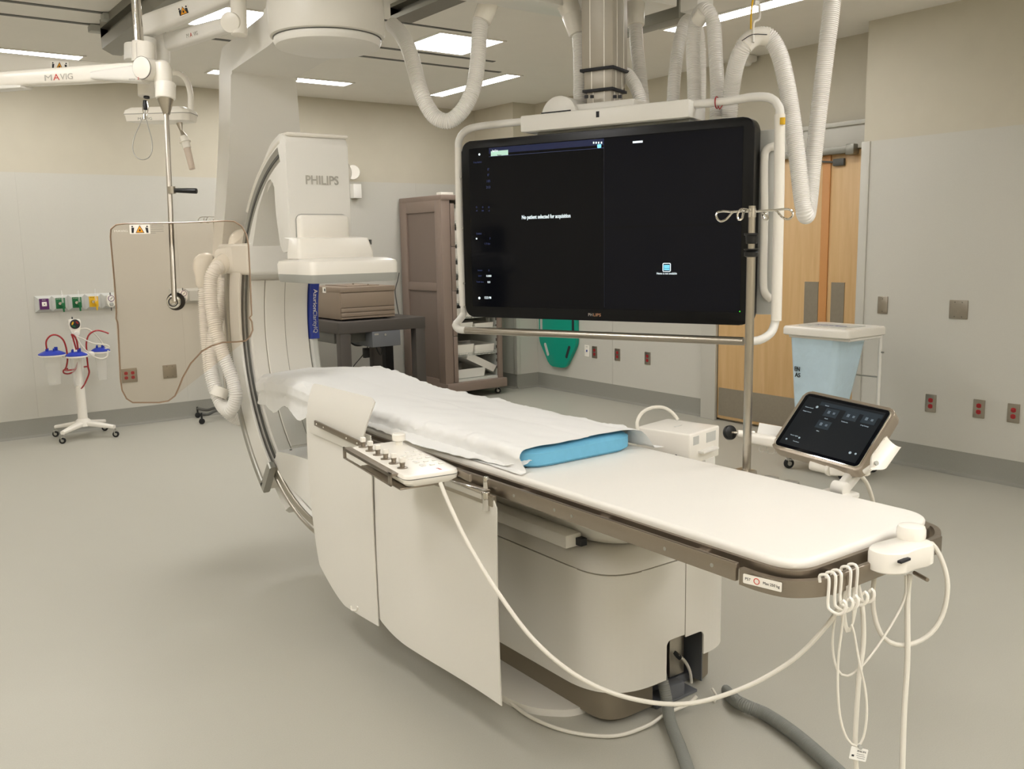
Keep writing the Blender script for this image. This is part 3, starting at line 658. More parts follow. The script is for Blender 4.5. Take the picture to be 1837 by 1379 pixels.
# upper carriage
b = B(); prism(b, rr(1.60, 1.98, 1.75, 3.0, .08), TZ-.11, TZ-.045); part('slide_bed', b, 'cream', T)
b = B(); Q = [(rr(1.86, 2.26, 2.02, 3.04, .18, 8), .555), (rr(1.83, 2.29, 1.985, 3.04, .19, 8), .572), (rr(1.81, 2.31, 1.95, 3.04, .2, 8), .598), (rr(1.795, 2.33, 1.925, 3.04, .2, 8), .622), (rr(1.79, 2.33, 1.915, 3.04, .2, 8), .628), (rr(1.79, 2.33, 1.90, 3.04, .2, 8), .745)]
loft(b, [[Vector((x, y, z)) for x, y in r] for r, z in Q]); part('carriage_cover', b, 'cream', T)
b = B(); box(b, (1.745, 2.115, .558), (1.81, 3.0, .602), .006); part('side_carriage', b, 'cream', T)
b = B(); box(b, (1.785, 2.09, .565), (1.81, 2.118, .588)); part('carriage_gap', b, 'ink', T)
b = B(); q = A(992, 912, X=1.789); cyl(b, q, q-X_*.004, .007, n=14); part('cover_screw', b, 'satin', T)
# pedestal with a cable cut-out at the foot corner
PX0, PX1, PY0, PY1 = 1.76, 2.36, 1.94, 3.04
b = B(); R_ = .15
Q = [(rr(PX0+.13, PX1-.1, PY0+.13, PY1, .12, 10), .562), (rr(PX0+.07, PX1-.06, PY0+.07, PY1, .14, 10), .555), (rr(PX0+.025, PX1-.025, PY0+.025, PY1, .15, 10), .538), (rr(PX0+.006, PX1-.006, PY0+.006, PY1, R_, 10), .515), (rr(PX0+.001, PX1-.001, PY0+.001, PY1, R_, 10), .503)]
loft(b, [[Vector((x, y, z)) for x, y in r] for r, z in Q]); part('pedestal_shoulder', b, 'cream', T)
b = B(); prism(b, rr(PX0+.004, PX1-.004, PY0+.004, PY1-.006, R_, 10), .497, .505); part('shadow_gap', b, 'seam', T)
out = roundpoly([(PX0, PY1, .02), (PX0, PY0, .2), (PX1, PY0, .17), (PX1, PY1, .02)], .1, 14)
# walls with an opening: build as strips between angles
def wallstrip(bm, outl, z0, z1, keep):
    n = len(outl)
    for i in range(n):
        a, c = outl[i], outl[(i+1) % n]
        mx, my = (a[0]+c[0])/2, (a[1]+c[1])/2
        for z_lo, z_hi in keep(mx, my):
            vs_, fs = addf(bm, [(a[0], a[1], z_lo), (c[0], c[1], z_lo), (c[0], c[1], z_hi), (a[0], a[1], z_hi)], [(0, 1, 2, 3)])
def dense(outl, step=.012):
    o = []
    for i in range(len(outl)):
        a, c = Vector(outl[i]), Vector(outl[(i+1) % len(outl)]); k = max(1, int((c-a).length/step))
        for j in range(k): o.append(tuple(a.lerp(c, j/k)))
    return o
cut0, cut1 = 2.012, 2.185
def smooth(e, r=.02): return r-(max(0, r*r-(r-min(e, r))**2))**.5
def zlow(x, y):
    if y < 2.12 and cut0 < x < cut1:
        return .243-smooth(min(x-cut0, cut1-x))-.010*(x > 2.095)
    if y < 2.3 and x >= cut1: return .15
    return .112
b = B(); dn = dense(out, .006); NZ = 10; ring = []
def colz(x, y):
    zl = zlow(x, y); return [(x, y, zl+(.499-zl)*k/NZ) for k in range(NZ+1)]
pts = []
for i, p in enumerate(dn):
    pts.append(p)
    q = dn[(i+1) % len(dn)]
    for c in (cut0, cut1):      # crisp vertical edges of the opening
        if p[1] < 2.1 and q[1] < 2.1 and p[0] < c <= q[0]:
            t = (c-p[0])/(q[0]-p[0]); yy = p[1]+(q[1]-p[1])*t
            pts += [(c-.0003, yy), (c+.0003, yy)] if c == cut0 else [(c-.0003, yy), (c+.0003, yy)]
cols = [[b.verts.new(v) for v in colz(*p)] for p in pts]
for i in range(len(cols)):
    a, c = cols[i], cols[(i+1) % len(cols)]
    for k in range(NZ): b.faces.new((a[k], c[k], c[k+1], a[k+1]))
bmesh.ops.recalc_face_normals(b, faces=b.faces); bmesh.ops.solidify(b, geom=b.faces[:], thickness=.006); part('pedestal_cover', b, 'cream', T, smooth=50)
b = B(); box(b, (2.0945, PY0-.0012, .236), (2.0965, PY0+.004, .499)); part('cover_seam', b, 'seam', T)
b = B(); kin = roundpoly([(PX0+.028, PY1-.02, .02), (PX0+.028, PY0+.032, .185), (1.985, PY0+.032, .005), (1.985, PY1-.02, .01)], .1, 12)
prism(b, kin, .02, .16); prism(b, roundpoly([(2.235, 1.995, .01), (2.315, 2.02, .05), (2.325, 3.0, .02), (2.235, 3.0, .01)], .02, 8), .02, .17); part('kick_plate', b, 'bronzep', T)
b = B(); box(b, (1.82, 2.05, .0), (2.28, 3.0, .03)); box(b, (2.0, 2.08, .03), (2.24, 2.10, .49)); box(b, (1.99, 1.99, .03), (1.995, 2.1, .3)); box(b, (2.232, 1.99, .02), (2.236, 2.09, .3)); part('inner_chassis', b, 'drawer', T)
b = B(); box(b, (2.0, 2.04, .035), (2.09, 2.10, .17), .004); box(b, (2.0, 2.07, .17), (2.07, 2.1, .24), .003); box(b, (2.12, 2.03, .05), (2.19, 2.05, .26), .003); part('cable_bracket', b, 'steel', T)
b = B(); box(b, (2.0, 1.97, .004), (2.19, 2.05, .012)); box(b, (2.05, 1.97, .012), (2.13, 2.01, .06), .003); part('cable_clamp', b, 'drawer', T)
b = B(); prism(b, roundpoly([(1.64, 2.30, .03), (1.665, 2.19, .06), (1.75, 2.11, .03), (1.9, 2.08, .02), (1.9, 3.0, .02), (1.68, 3.0, .02)], .03), 0, .024, None, .006); part('floor_plate', b, 'cream', T)
b = B(); tube(b, spline([A(x, y, Y=2.03) for x, y in ((1216, 1175), (1228, 1185), (1238, 1205), (1240, 1230), (1236, 1255), (1225, 1252), (1218, 1243), (1226, 1236), (1236, 1246))], .01), .0055); tube(b, spline([A(x, y, Y=1.98) for x, y in ((1244, 1256), (1252, 1240), (1262, 1240), (1266, 1252), (1256, 1262))], .01), .005); part('inner_cable', b, 'cable', T)
b = B(); cyl(b, A(1206, 1168, Y=2.04), A(1220, 1180, Y=2.03), .012, .008); part('cable_plug', b, 'black', T)
b = B(); box(b, (2.355, 2.10, .265), (2.366, 2.115, .285), .003); part('side_hook', b, 'white2', T)

# ---- mattress, sheet
mt = rr(1.545, 2.00, 2.055, 4.10, .10, 8, .16)
b = B(); loft(b, [[Vector((x, y, z)) for x, y in r] for r, z in ((rr(1.56, 1.985, 2.065, 4.08, .09, 8, .15), TZ+.002), (mt, TZ+.010), (mt, TZ+.045), (rr(1.56, 1.985, 2.070, 4.08, .09, 8, .15), TZ+.054))])
for v in b.verts:
    v.co.z += .002*noise.noise(v.co*25)
solo('mattress', b, 'foam', 'blue foam mattress whose foot end shows below the white sheet', 'mattress')
def sheet():
    NT, NS = 150, 72; g = []
    for i in range(NT+1):
        t = i/NT; row = []
        hw = .236; th = .080
        yb = 4.13-t*(4.13-2.062)
        # plan half width narrows at the head
        if yb > 3.98: hw = .236*max(.0, 1-((yb-3.98)/.165)**2)**.5+.03
        bulge = .028*math.exp(-((yb-3.72)/.28)**2)
        zt = TZ+.070+bulge
        cx_ = 1.772
        for j in range(NS+1):
            s = j/NS*2-1        # -1 near edge ... 1 far edge
            a = abs(s)
            if a < .62: x = s/.62*(hw-.02); z = zt-.006*(a/.62)**4
            elif a < .74:
                k = (a-.62)/.12*pi/2; x = math.copysign(hw-.02+.022*sin(k), s); z = zt-.006-.022*(1-cos(k))
            elif a < .9:
                k = (a-.74)/.16; x = math.copysign(hw+.002+(.012*min(1, (yb-3.1)/.2) if yb > 3.1 else -.004*k), s); z = zt-.028-(th-.040)*k*(1+bulge*8)
            else:
                k = (a-.9)/.1; fl = .028+.022*noise.noise(Vector((yb*5, s*3, 2)))
                if yb > 3.1: fl = .012
                if s > 0: fl = .014
                x = math.copysign(hw-.002+fl*k, s); z = zt-.028-(th-.040)*(1+bulge*8)-.012*k; z = max(TZ+.004, z) if yb < 3.1 else z-.06*min(1, (yb-3.1)/.2)*k-.02*sin(yb*23)*k*min(1, (yb-3.1)/.2)
            ex = 0
            if t > .9:    # hem at the foot: near corner hangs, far corner flares out
                ex = (t-.9)/.1
            y = yb-ex*ex*(.035*max(0, -s-.6)/.4+.05*max(0, s-.6)/.4)+ex*.008*sin(s*7)
            x2 = x+(ex*.05*max(0, s-.7)/.3 if s > 0 else 0)
            w_ = noise.noise(Vector((x*7, y*3.2, s*1.5)))*.006+noise.noise(Vector((x*16, y*9, 3)))*.003
            if a > .6: w_ += noise.noise(Vector((y*18, s*2.5, 7)))*.009+noise.noise(Vector((y*42, s*9, 9)))*.005
            cre = -.0016*math.exp(-((x-.02)/.004)**2)
            for yc_ in (2.35, 2.75, 3.15, 3.55): cre -= .0016*math.exp(-((y-yc_)/.005)**2)
            nz = 1 if a < .74 else .25; nx = 0 if a < .62 else 1
            row.append(Vector((cx_+x2+math.copysign(w_*nx, s), y, max(TZ+.003 if yb < 3.1 else TZ-.11, z+w_*nz+(cre if a < .62 else 0)))))
        g.append(row)
    return g
b = B(); sheetmesh(b, sheet())
solo('bed_sheet', b, 'sheet', 'white wrinkled cotton sheet wrapped around the mattress', 'sheet', smooth=60)
b = B(); g = []       # loose tail of the sheet lying along the near edge of the table top
for i in range(60):
    t = i/59; y = 3.0-t*.93; row = []
    for j in range(9):
        s = j/8; wv = noise.noise(Vector((y*6, 1, s)))*.012
        x = 1.585-s*(.075+.03*sin(t*pi)+wv*2)+(.04*(t**6)); z = TZ+.006+.02*(1-s)+.010*abs(noise.noise(Vector((y*14, s*4, 5))))+(.012*max(0, sin(t*40))*t**5)
        row.append(Vector((x, y, z)))
    g.append(row)
sheetmesh(b, g, .002); solo('folded_cloth', b, 'sheet', 'loose white cloth edge lying on table under the mattress by the control box', 'cloth', smooth=60)

# ---- lead shields hanging from the near rail
def curvepanel(poly_fn, ny, nz, th=.004):
    g = []
    for i in range(ny+1):
        row = []
        for j in range(nz+1): row.append(poly_fn(i/ny, j/nz))
        g.append(row)
    b = B(); sheetmesh(b, g, th); return b
SX = 1.435
LS = thing('lead_skirt', 'two large off-white lead curtains hanging from the near table rail to floor', 'lead shield', (SX, 2.7, .17))
def front_panel(u, v):      # u: 0 at head side .. 1 at foot side ; v: 0 top .. 1 bottom
    y = 2.79-u*.745+.012*v*(u-.5); zt = TZ-.055-(.03*max(0, (u-.95)/.05)**2); zb = .165+.035*max(0, (.3-u)/.3)**2
    x = SX-.008*sin(u*pi*1.5+.5)*v-.02*v*(1-v)
    return Vector((x, y, zt+(zb-zt)*v))
b = curvepanel(front_panel, 60, 40); part('curtain_panel', b, 'shieldw', LS)
def rear_panel(u, v):
    y = 3.30-u*.53; zt = TZ+.01; zb = .172+.13*max(0, (.55-u)/.55)**1.3+.20*max(0, (.12-u)/.12)**1.6
    y2 = y-(.06*v*v*(1-u)*.0)
    x = SX-.012-.010*sin(u*pi)*v-.012*v*(1-v)
    return Vector((x, y2, zt+(zb-zt)*v))
b = curvepanel(rear_panel, 60, 40); part('curtain_panel', b, 'shieldw', LS)
b = B(); box(b, (SX-.004, 2.06, TZ-.085), (SX+.012, 3.26, TZ-.055), .002); part('hanger_bar', b, 'steelpl', LS)
b = B(); cyl(b, (SX-.006, 2.085, TZ-.10), (SX-.006, 2.085, TZ-.045), .011, bev=.002); cyl(b, (SX-.006, 2.085, TZ-.035), (SX-.006, 2.085, TZ+.0), .008, bev=.002); box(b, (SX-.012, 2.10, TZ-.07), (SX+.02, 2.30, TZ-.045), .002); part('clamp', b, 'chrome', LS)
b = B(); tube(b, spline([A(630, 1086, X=SX-.02), A(632, 1094, X=SX-.02), A(640, 1094, X=SX-.02), A(642, 1088, X=SX-.02)], .004), .004); part('strap_loop', b, 'white2', LS)
US = thing('upper_shield', 'small white curved lead flap with bronze bar clipped above the curtains', 'lead shield', (1.41, 2.97, .8))
def up(u, v):
    ya, za = 3.223+(3.24-3.223)*v, .993+(.800-.993)*v; yb_, zb_ = 2.722+(2.82-2.722)*v**1.5, .996+(.788-.996)*v
    cr = (max(0, .06-min(u, 1-u))/.06)**2*.012*(1 if v < .5 else 0)*(1-2*v)
    return Vector((1.408+.012*(1-v)**2-.012*sin(v*pi), ya+(yb_-ya)*u, za+(zb_-za)*u-cr))
b = curvepanel(up, 40, 30, .005); part('shield_panel', b, 'shieldw', US)
p0, p1 = A(565, 758, X=1.386), A(648, 797, X=1.386)
b = B(); prism(b, rrect((p1-p0).length, .020, .003, 2), -.003, .004, frame((p0+p1)/2, p1-p0, Z_), .001); br = part('fixing_bar', b, 'bronze', US)
b = B()
for k in (.06, .22, .72, .94): q = p0.lerp(p1, k); cyl(b, q-X_*.006, q+X_*.006, .003, n=10)
part('bar_screw', b, 'white2', br)

# ---- control module on near rail
c0, c1, c2, c3 = A(662, 797, Z=.885), A(700, 777, Z=.885), A(822, 848, Z=.885), A(784, 868, Z=.885)
ctr = (c0+c1+c2+c3)/4; ux = (c3-c0); ux = Vector((ux.x, ux.y, -.00)); fr = frame(ctr, -Y_+X_*.03, X_*-1)
fr = frame(ctr, (.02, -1, 0), (1, .02, 0)); L_, W_ = .45, .165
fr = Matrix.Translation((1.292, 2.318, .874)) @ Matrix.Rotation(radians(-97.5), 4, 'Z')      # local x -> -Y, local y -> +X
CM = thing('table_control_module', 'white control box with six switches and a joystick, clipped on near rail', 'control panel', (1.335, 2.31, .84))
b = B(); Q = [(L_-.03, W_-.03, .02, -.022), (L_-.006, W_-.006, .022, -.012), (L_, W_, .024, -.001)]
loft(b, [[fr @ Vector((x, y, z)) for x, y in rrect(w_, h_, r, 6)] for w_, h_, r, z in Q]); part('lower_shell', b, 'white2', CM)
b = B(); prism(b, rrect(L_-.004, W_-.004, .024, 6), -.001, .0015, fr); part('shell_gap', b, 'dgrey', CM)
b = B(); Q = [(L_, W_, .024, .0015), (L_, W_, .024, .006), (L_-.006, W_-.006, .022, .011), (L_-.03, W_-.03, .02, .013)]
loft(b, [[fr @ Vector((x, y, z)) for x, y in rrect(w_, h_, r, 6)] for w_, h_, r, z in Q]); part('top_shell', b, 'white2', CM)
b = B(); cyl(b, fr @ Vector((-.16, .055, .012)), fr @ Vector((-.16, .055, .03)), .012, .011); lathe(b, [(.012, .024), (.021, .028), (.0215, .046), (.019, .049), (0, .050)], fr @ Matrix.Translation((-.16, .055, 0))); part('joystick', b, 'white2', CM)
for k in range(6):
    c = fr @ Matrix.Translation((-.19+.064*k, -.052, .012))
    b = B(); lathe(b, [(.015, 0), (.015, .003), (.007, .004), (.007, .012), (.008, .013), (.008, .017)], c, 20); sw = part('switch_base', b, 'bronze', CM)
    b = B(); box(b, (-.008, -.008, .017), (.008, .008, .032), .003, M4=c); part('switch_cap', b, 'white2', sw)
for r_ in range(3):
    for k in range(5):
        if r_ == 0 and k == 0: continue
        b = B(); box(b, (-.06+.046*k+(.012 if r_ else 0), .0+.027*r_, .012), (-.06+.046*k+.022, .014+.027*r_, .0155), .0015, M4=fr); part('button', b, 'white', CM)
lettering('STOP', fr @ Vector((.195, .03, .0135)), -Y_, X_, .007, 'logored', CM)
b = B()      # bronze guard rail on the near side
q = [(-L_/2-.005, -W_/2-.016), (L_/2-.055, -W_/2-.016)]
box(b, (q[0][0], q[0][1]-.006, .004), (q[1][0], q[0][1]+.02, .010), M4=fr); box(b, (q[0][0], q[0][1]-.006, .002), (q[1][0], q[0][1]-.001, .012), M4=fr)
box(b, (q[0][0], q[0][1]-.006, -.024), (q[1][0], q[0][1]-.001, -.019), M4=fr)
for xx in (q[0][0], q[1][0]-.018): box(b, (xx, q[0][1]-.006, -.024), (xx+.018, q[0][1]-.001, .012), M4=fr)
part('guard_rail', b, 'bronze', CM)
b = B(); box(b, (-.12, -W_/2-.005, -.032), (L_/2-.03, -W_/2+.12, -.026), .006, M4=fr); box(b, (-L_/2, W_/2-.004, -.012), (L_/2+.06, W_/2+.006, .010), .003, M4=fr); box(b, (-L_/2+.02, W_/2, -.02), (L_/2-.1, W_/2+.03, -.012), M4=fr); part('mount_bracket', b, 'bronze', CM)
# ================================================================== MONITOR
MC = Vector((2.633, 2.978, 1.565)); MU = Vector((.374, -.927, 0)).normalized()
MF = frame(MC, MU, Z_); MN = (MF.to_3x3() @ Z_); MI = MF.inverted()
def ml(x, y, z=0):
    p = MI @ AP(x, y, MF @ Vector((0, 0, z)), MN); return (p.x, p.y)
def mp_(x, y, z): return MF @ Vector((x, y, z))
def mpx(x, y, z=0): return AP(x, y, MF @ Vector((0, 0, z)), MN)
def mbox(bm, x0, x1, y0, y1, z0, z1, r=0): return box(bm, (x0, y0, z0), (x1, y1, z1), r, M4=MF)
MT = thing('ceiling_monitor', 'huge black flat screen in white tube frame hanging from ceiling column', 'monitor', MF @ Vector((0, -.45, -.05)))
b = B(); prism(b, rrect(1.36, .80, .045, 8), -.075, 0, MF, .006, 3); hs = part('screen_housing', b, 'bezel', MT)
b = B(); prism(b, rrect(1.275, .717, .004, 2), -.0005, .0008, MF @ Matrix.Translation((0, .008, 0))); sc = part('screen', b, 'screen', MT)
lx, _ = ml(880, 400); mx_, _ = ml(1084, 400); hy = ml(1200, 405)[1]; ty = ml(980, 262)[1]
b = B(); mbox(b, mx_+.002, .635, hy+.004, .36, .0008, .0012); mbox(b, mx_+.002, .635, -.345, hy-.004, .0008, .0012); part('screen_pane', b, 'scr2', MT)
b = B(); mbox(b, lx, mx_, ml(980, 268)[1], ml(980, 257)[1], .0008, .0014); part('title_bar', b, mat('screen_title', '121A38', .2, emit='141E44', es=.5), MT)
b = B(); a0, a1 = ml(881, 274), ml(912, 281); LY = ml(1000, 272)[1]; mbox(b, a0[0], a1[0], LY+.002, LY+.024, .0014, .0020); part('patient_tab', b, 'tab', MT)
b = B(); mbox(b, lx, mx_, ml(1000, 272)[1], ml(1000, 272)[1]+.0018, .0012, .0018); part('divider_line', b, 'txtblue', MT); b = B(); mbox(b, mx_-.001, mx_+.001, -.34, .34, .0012, .0016); part('pane_border', b, mat('pane_border', '10131F', .3, emit='12162A', es=.4), MT)
def mtext(s, x, y, h, m, w=None, al='CENTER'): return lettering(s, mpx(x, y, .0021), MU, Z_, h, m, sc, width=w, align=al, bold=.02 if h > .015 else .008)
mtext('No patient selected for acquisition', 979, 388.5, .017, 'txt', .245)
mtext('Hemo is not available', 1196, 490.5, .009, 'txt', .088); mtext('Stand X-ray', 888, 270.5, .009, 'txt', .03); mtext('X-ray disabled', 856.5, 291, .008, 'txtblue', .045)
mtext('Cerebral', 859, 419, .009, 'txtblue', .028); mtext('12:23 PM', 875, 534, .011, 'txt', .036); mtext('1.15 fps', 874, 437, .008, 'txtblue', .03); mtext('7', 879, 428, .009, 'txtblue')
mtext('LIPS', 1071, 565, .013, mat('logo_copper', 'B98B68', .4), .036); mtext('PH', 1059, 564.6, .013, 'logogrey', .02)
for i, (s, y) in enumerate((("0'", 304), ("0'", 314), ('105', 325), ('213', 336))): mtext(s, 876, y, .011, 'txtblue')
for s, y in (('0', 485), ('0.000', 495), ('0.0', 506)): mtext(s, 877, y, .009, 'txt' if s != '0' else 'txtblue')
for s, y in (('Switch', 485), ('DAP', 495), ('Total time', 505.5)): mtext(s, 861, y, .007, 'txtblue')
for k, x in enumerate((855, 866, 877)): mtext('+', x, 372, .014, 'txtblue'); mtext('-0'[k % 2]+'4', x, 378, .008, 'txtblue')
mtext('Patient', 896, 278.5, .008, 'ink', .02)
b = B()
for x, y, s in ((860, 277, .005), (860, 534.5, .006), (855, 428, .004)): p = mpx(x, y, .0016); lathe(b, [(0, 0), (s, 0), (s, .0006), (0, .0006)], frame(p, MU, Z_), 16)
part('status_icon', b, 'txt', sc)
b = B()
for x in (1065, 1069.5, 1074, 1079): p = mpx(x, 256, .0016); box(b, (-.003, -.004, 0), (.003, .004, .0006), M4=frame(p, MU, Z_))
p = mpx(1144, 254.5, .0016); box(b, (-.022, -.004, 0), (.022, .004, .0006), M4=frame(p, MU, Z_)); part('window_icon', b, 'txt', sc)
b = B(); p = mpx(1075, 262, .002); prism(b, rrect(.018, .015, .003, 3), 0, .0006, frame(p, MU, Z_)); part('message_icon', b, 'cyan', sc)
b = B(); p = mpx(1196, 479.5, .0014); fr = frame(p, MU, Z_)
prism(b, rrect(.036, .036, .006, 4), 0, .0006, fr); ic = part('hemo_icon', b, 'txt', sc)
b = B(); prism(b, rrect(.030, .030, .004, 4), .0005, .0010, fr); part('icon_ground', b, 'scr2', ic)
b = B()
for yy in (.007, 0, -.008): tube(b, [fr @ Vector((-.013+.026*k/24, yy+.003*(1 if k % 4 < 2 else -1), .0015)) for k in range(25)], .001, 5)
part('wave_line', b, 'cyan', ic)
b = B(); p = mpx(1327, 558.5, .001); lathe(b, [(0, 0), (.002, 0), (0, .001)], frame(p, MU, Z_), 10); part('power_light', b, 'green_led', MT)
# tube frame
r_ = .0165; zt = -.035
P = [mpx(940, 218, zt), mpx(900, 222, zt), mpx(858, 227, zt), mpx(836, 234, zt), mpx(824, 250, zt), mpx(822.5, 275, zt), mpx(824, 380, zt), mpx(829, 500, zt), mpx(832, 550, zt), mpx(831, 564, zt), mpx(824, 574, .0), mpx(817, 583, .04), mpx(823, 591, .05), mpx(836, 592, .05)]
b = B(); tube(b, spline(P, .015), r_, 16); part('frame_tube', b, 'white', MT)
P = [mpx(1228, 189, zt), mpx(1300, 182, zt), mpx(1352, 174, zt), mpx(1382, 176, zt), mpx(1396, 190, zt), mpx(1399.5, 215, zt), mpx(1398, 350, zt), mpx(1395, 480, zt), mpx(1392, 560, zt), mpx(1390, 580, zt), mpx(1382, 598, 0), mpx(1362, 610, .04), mpx(1338, 612, .05)]
b = B(); tube(b, spline(P, .015), r_, 16); part('frame_tube', b, 'white', MT)
b = B(); cyl(b, mpx(835, 592, .05), mpx(1334, 612, .05), .0165, n=20); part('handle_bar', b, 'steel', MT, label='brushed metal handle bar')
b = B(); tube(b, [mpx(823, 265, zt), mpx(824.5, 380, zt), mpx(831, 548, zt)], .019, 16); part('tube_sleeve', b, 'white2', MT); b = B(); tube(b, [mpx(1399, 205, zt), mpx(1397.5, 350, zt), mpx(1392.5, 575, zt)], .0205, 16); part('tube_sleeve', b, 'white2', MT)
b = B(); p = mpx(1404, 211, zt+.018); tube(b, [p, p-Z_*.025], .010, 10); part('yellow_mark', b, 'yellow', MT)
b = B()
for y in (318, 409, 508, 550): p = mpx(829+(y-318)*.03, y, -.01); cyl(b, p, p+MN*.012, .006, n=10)
part('frame_screw', b, 'satin', MT)
b = B(); x0, y0 = ml(1342, 235, -.10); x1, y1 = ml(1389, 560, -.10)
mbox(b, .60, x1, y1-.01, ml(1385, 232, -.10)[1], -.13, -.10, .004); mbox(b, -.6, .6, -.30, .30, -.12, -.075, .01); part('back_plate', b, 'lgrey', MT)
b = B(); P = [mpx(1390, 262, -.09), mpx(1376, 268, -.075), mpx(1371, 290, -.07), mpx(1371, 400, -.07), mpx(1369, 500, -.07), mpx(1372, 525, -.07), mpx(1382, 536, -.09)]
tube(b, spline(P, .01), .016, 12); part('side_handle', b, 'white2', MT)
# header box and lift
hx0, hy0 = ml(933, 208, .03); hx1, hy1 = ml(1236, 179, .03); hb = ml(936, 237, .03)[1]
b = B(); mbox(b, hx0, hx1, hb, hy0, -.16, .03, .006); part('header_box', b, 'white', MT)
b = B(); mbox(b, hx0+.05, hx1-.02, .36, hb, -.13, -.03, .004); part('header_bracket', b, 'grey', MT)
b = B(); q = ml(1072, 205, .031); mbox(b, q[0]-.007, q[0]+.007, q[1]-.012, q[1]+.012, .028, .0315); part('sensor_window', b, 'ink', MT)
b = B(); q0 = ml(1000, 196, -.06); q1 = ml(1140, 180, -.06); mbox(b, q0[0]+.03, q1[0], hy0-.005, hy0+.035, -.25, -.04, .004); part('column_foot', b, 'white', MT)
b = B(); q = ml(1004, 200, -.03); cc = MF @ Matrix.Translation((q[0], q[1], -.03))
dome = [(.085*cos(pi*k/16), .085*sin(pi*k/16)*.95) for k in range(17)]; prism(b, dome, -.20, .02, MF @ Matrix.Translation((q[0]-.0, hy0-.005, -.04)), .004); part('cable_drum', b, 'white', MT)
b = B(); mbox(b, q[0]-.085, q[0]+.06, hy0+.0, hy0+.012, -.022, -.017); part('drum_slot', b, 'ink', MT)
cpx = ml(1085, 178, -.14); cxl = cpx[0]
def stage(w_, z0, z1, name='lift_column'):
    b = B(); lo = MI @ Vector((0, 0, z0)); hi = MI @ Vector((0, 0, z1))
    mbox(b, cxl-w_, cxl+w_, lo.y, hi.y, -.14-w_, -.14+w_, .004)
    ob = part(name, b, 'alu2', MT)
    b = B()
    for s in (-.45, .45):
        b = B(); mbox(b, cxl+w_*s-.002, cxl+w_*s+.002, lo.y, hi.y, -.14+w_-.001, -.14+w_+.0012); part('column_groove', b, 'white2', ob)
        b = B(); mbox(b, cxl+w_-.001, cxl+w_+.0012, lo.y, hi.y, -.14+w_*s-.002, -.14+w_*s+.002); part('column_groove', b, 'white2', ob)
M['alu2'] = mat('anodised_column', 'B0A99C', .4, .35)
zA = mpx(1085, 122, -.14+.07).z; zB = mpx(1085, 160, -.14+.065).z
stage(.073, zA, 2.84); stage(.066, zB, zA); stage(.058, MC.z+hy0, zB)
b = B(); lo = (MI @ Vector((0, 0, zA))).y; mbox(b, cxl-.080, cxl+.080, lo-.006, lo+.006, -.14-.08, -.14+.08, .002); lo = (MI @ Vector((0, 0, zB))).y; mbox(b, cxl-.072, cxl+.072, lo-.006, lo+.006, -.14-.072, -.14+.072, .002); part('column_collar', b, 'ink', MT)
b = B()
for px_ in (1052, 1062, 1103, 1112): p = mpx(px_, 176, -.04); cyl(b, p, p+Z_*.012, .008, n=10)
part('column_bolt', b, 'ink', MT)
# ceiling trolley
cw = MF @ Vector((cxl, 0, -.14))
TR = thing('monitor_trolley', 'white ceiling trolley carrying the monitor column and its hoses', 'ceiling trolley', (cw.x, cw.y, 2.66))
b = B(); box(b, (2.05, 3.25, 2.525), (3.0, 3.42, 2.66), .008); part('cross_beam', b, 'white', TR)
b = B(); z_ = 2.575; a_, c_, e_ = A(1160, 25, Z=z_), A(1215, 12, Z=z_), A(1120, 2, Z=z_); box(b, (3.02, min(a_.y, c_.y), z_), (c_.x, 3.6, z_+.10), .006); part('carriage_plate', b, 'white', TR)
b = B(); q = A(1218, 32, Z=2.60); box(b, (q.x, q.y, 2.60), (q.x+.10, q.y+.5, 2.74), .004); part('trolley_rail', b, 'alu', TR)
b = B(); box(b, (2.45, .5, 2.78), (2.58, 3.9, 2.895), .004); box(b, (3.82, .5, 2.82), (3.95, 3.9, 2.895), .004); part('mount_rail', b, 'alu', TR)
# hoses
HC_ = 'ribbed hoses of the ceiling mounts'
def cap(t, p, q, r0, r1, name='end_cap'): b = B(); cyl(b, p, q, r0, r1, n=28, bev=.004); part(name, b, 'white2', t)
D = 4.0
t = solo_hose([A(863, 30, d=D), A(860, 60, d=D), A(857, 110, d=D), A(850, 155, d=D), A(835, 190, d=D), A(815, 212, d=D), A(797, 217, d=D), A(776, 205, d=D), A(757, 170, d=D), A(744, 125, d=D+.02), A(732, 85, d=D+.05), A(717, 58, d=D+.1), A(703, 44, d=D+.15)], .0345, 'big U shaped ribbed hose between gantry drum and monitor trolley', HC_)
cap(t, A(864, 38, d=D), A(884, -14, d=D), .042, .046)
D = 4.05
t = solo_hose([A(1038, 50, d=D), A(1040, 90, d=D), A(1041, 140, d=D), A(1041, 195, d=D)], .031, 'straight ribbed hose just left of the monitor column', HC_)
cap(t, A(1036, 62, d=D), A(1026, 26, d=D), .038, .046); cap(t, A(1027, 28, d=D), A(1016, 2, d=D), .044, .05, 'elbow_cap')
D = 4.1
t = solo_hose([A(1140, 40, d=D), A(1143, 90, d=D), A(1149, 140, d=D), A(1154, 192, d=D)], .030, 'straight ribbed hose just right of the monitor column', HC_)
cap(t, A(1140, 46, d=D), A(1139, 6, d=D), .040, .044)
t = solo_hose([A(1100, 165, d=D-.1), A(1108, 140, d=D-.1), A(1122, 132, d=D-.12), A(1136, 148, d=D-.14), A(1146, 170, d=D-.16), A(1152, 192, d=D-.16)], .028, 'short curled ribbed hose at the foot of the monitor column', HC_)
D = 4.0
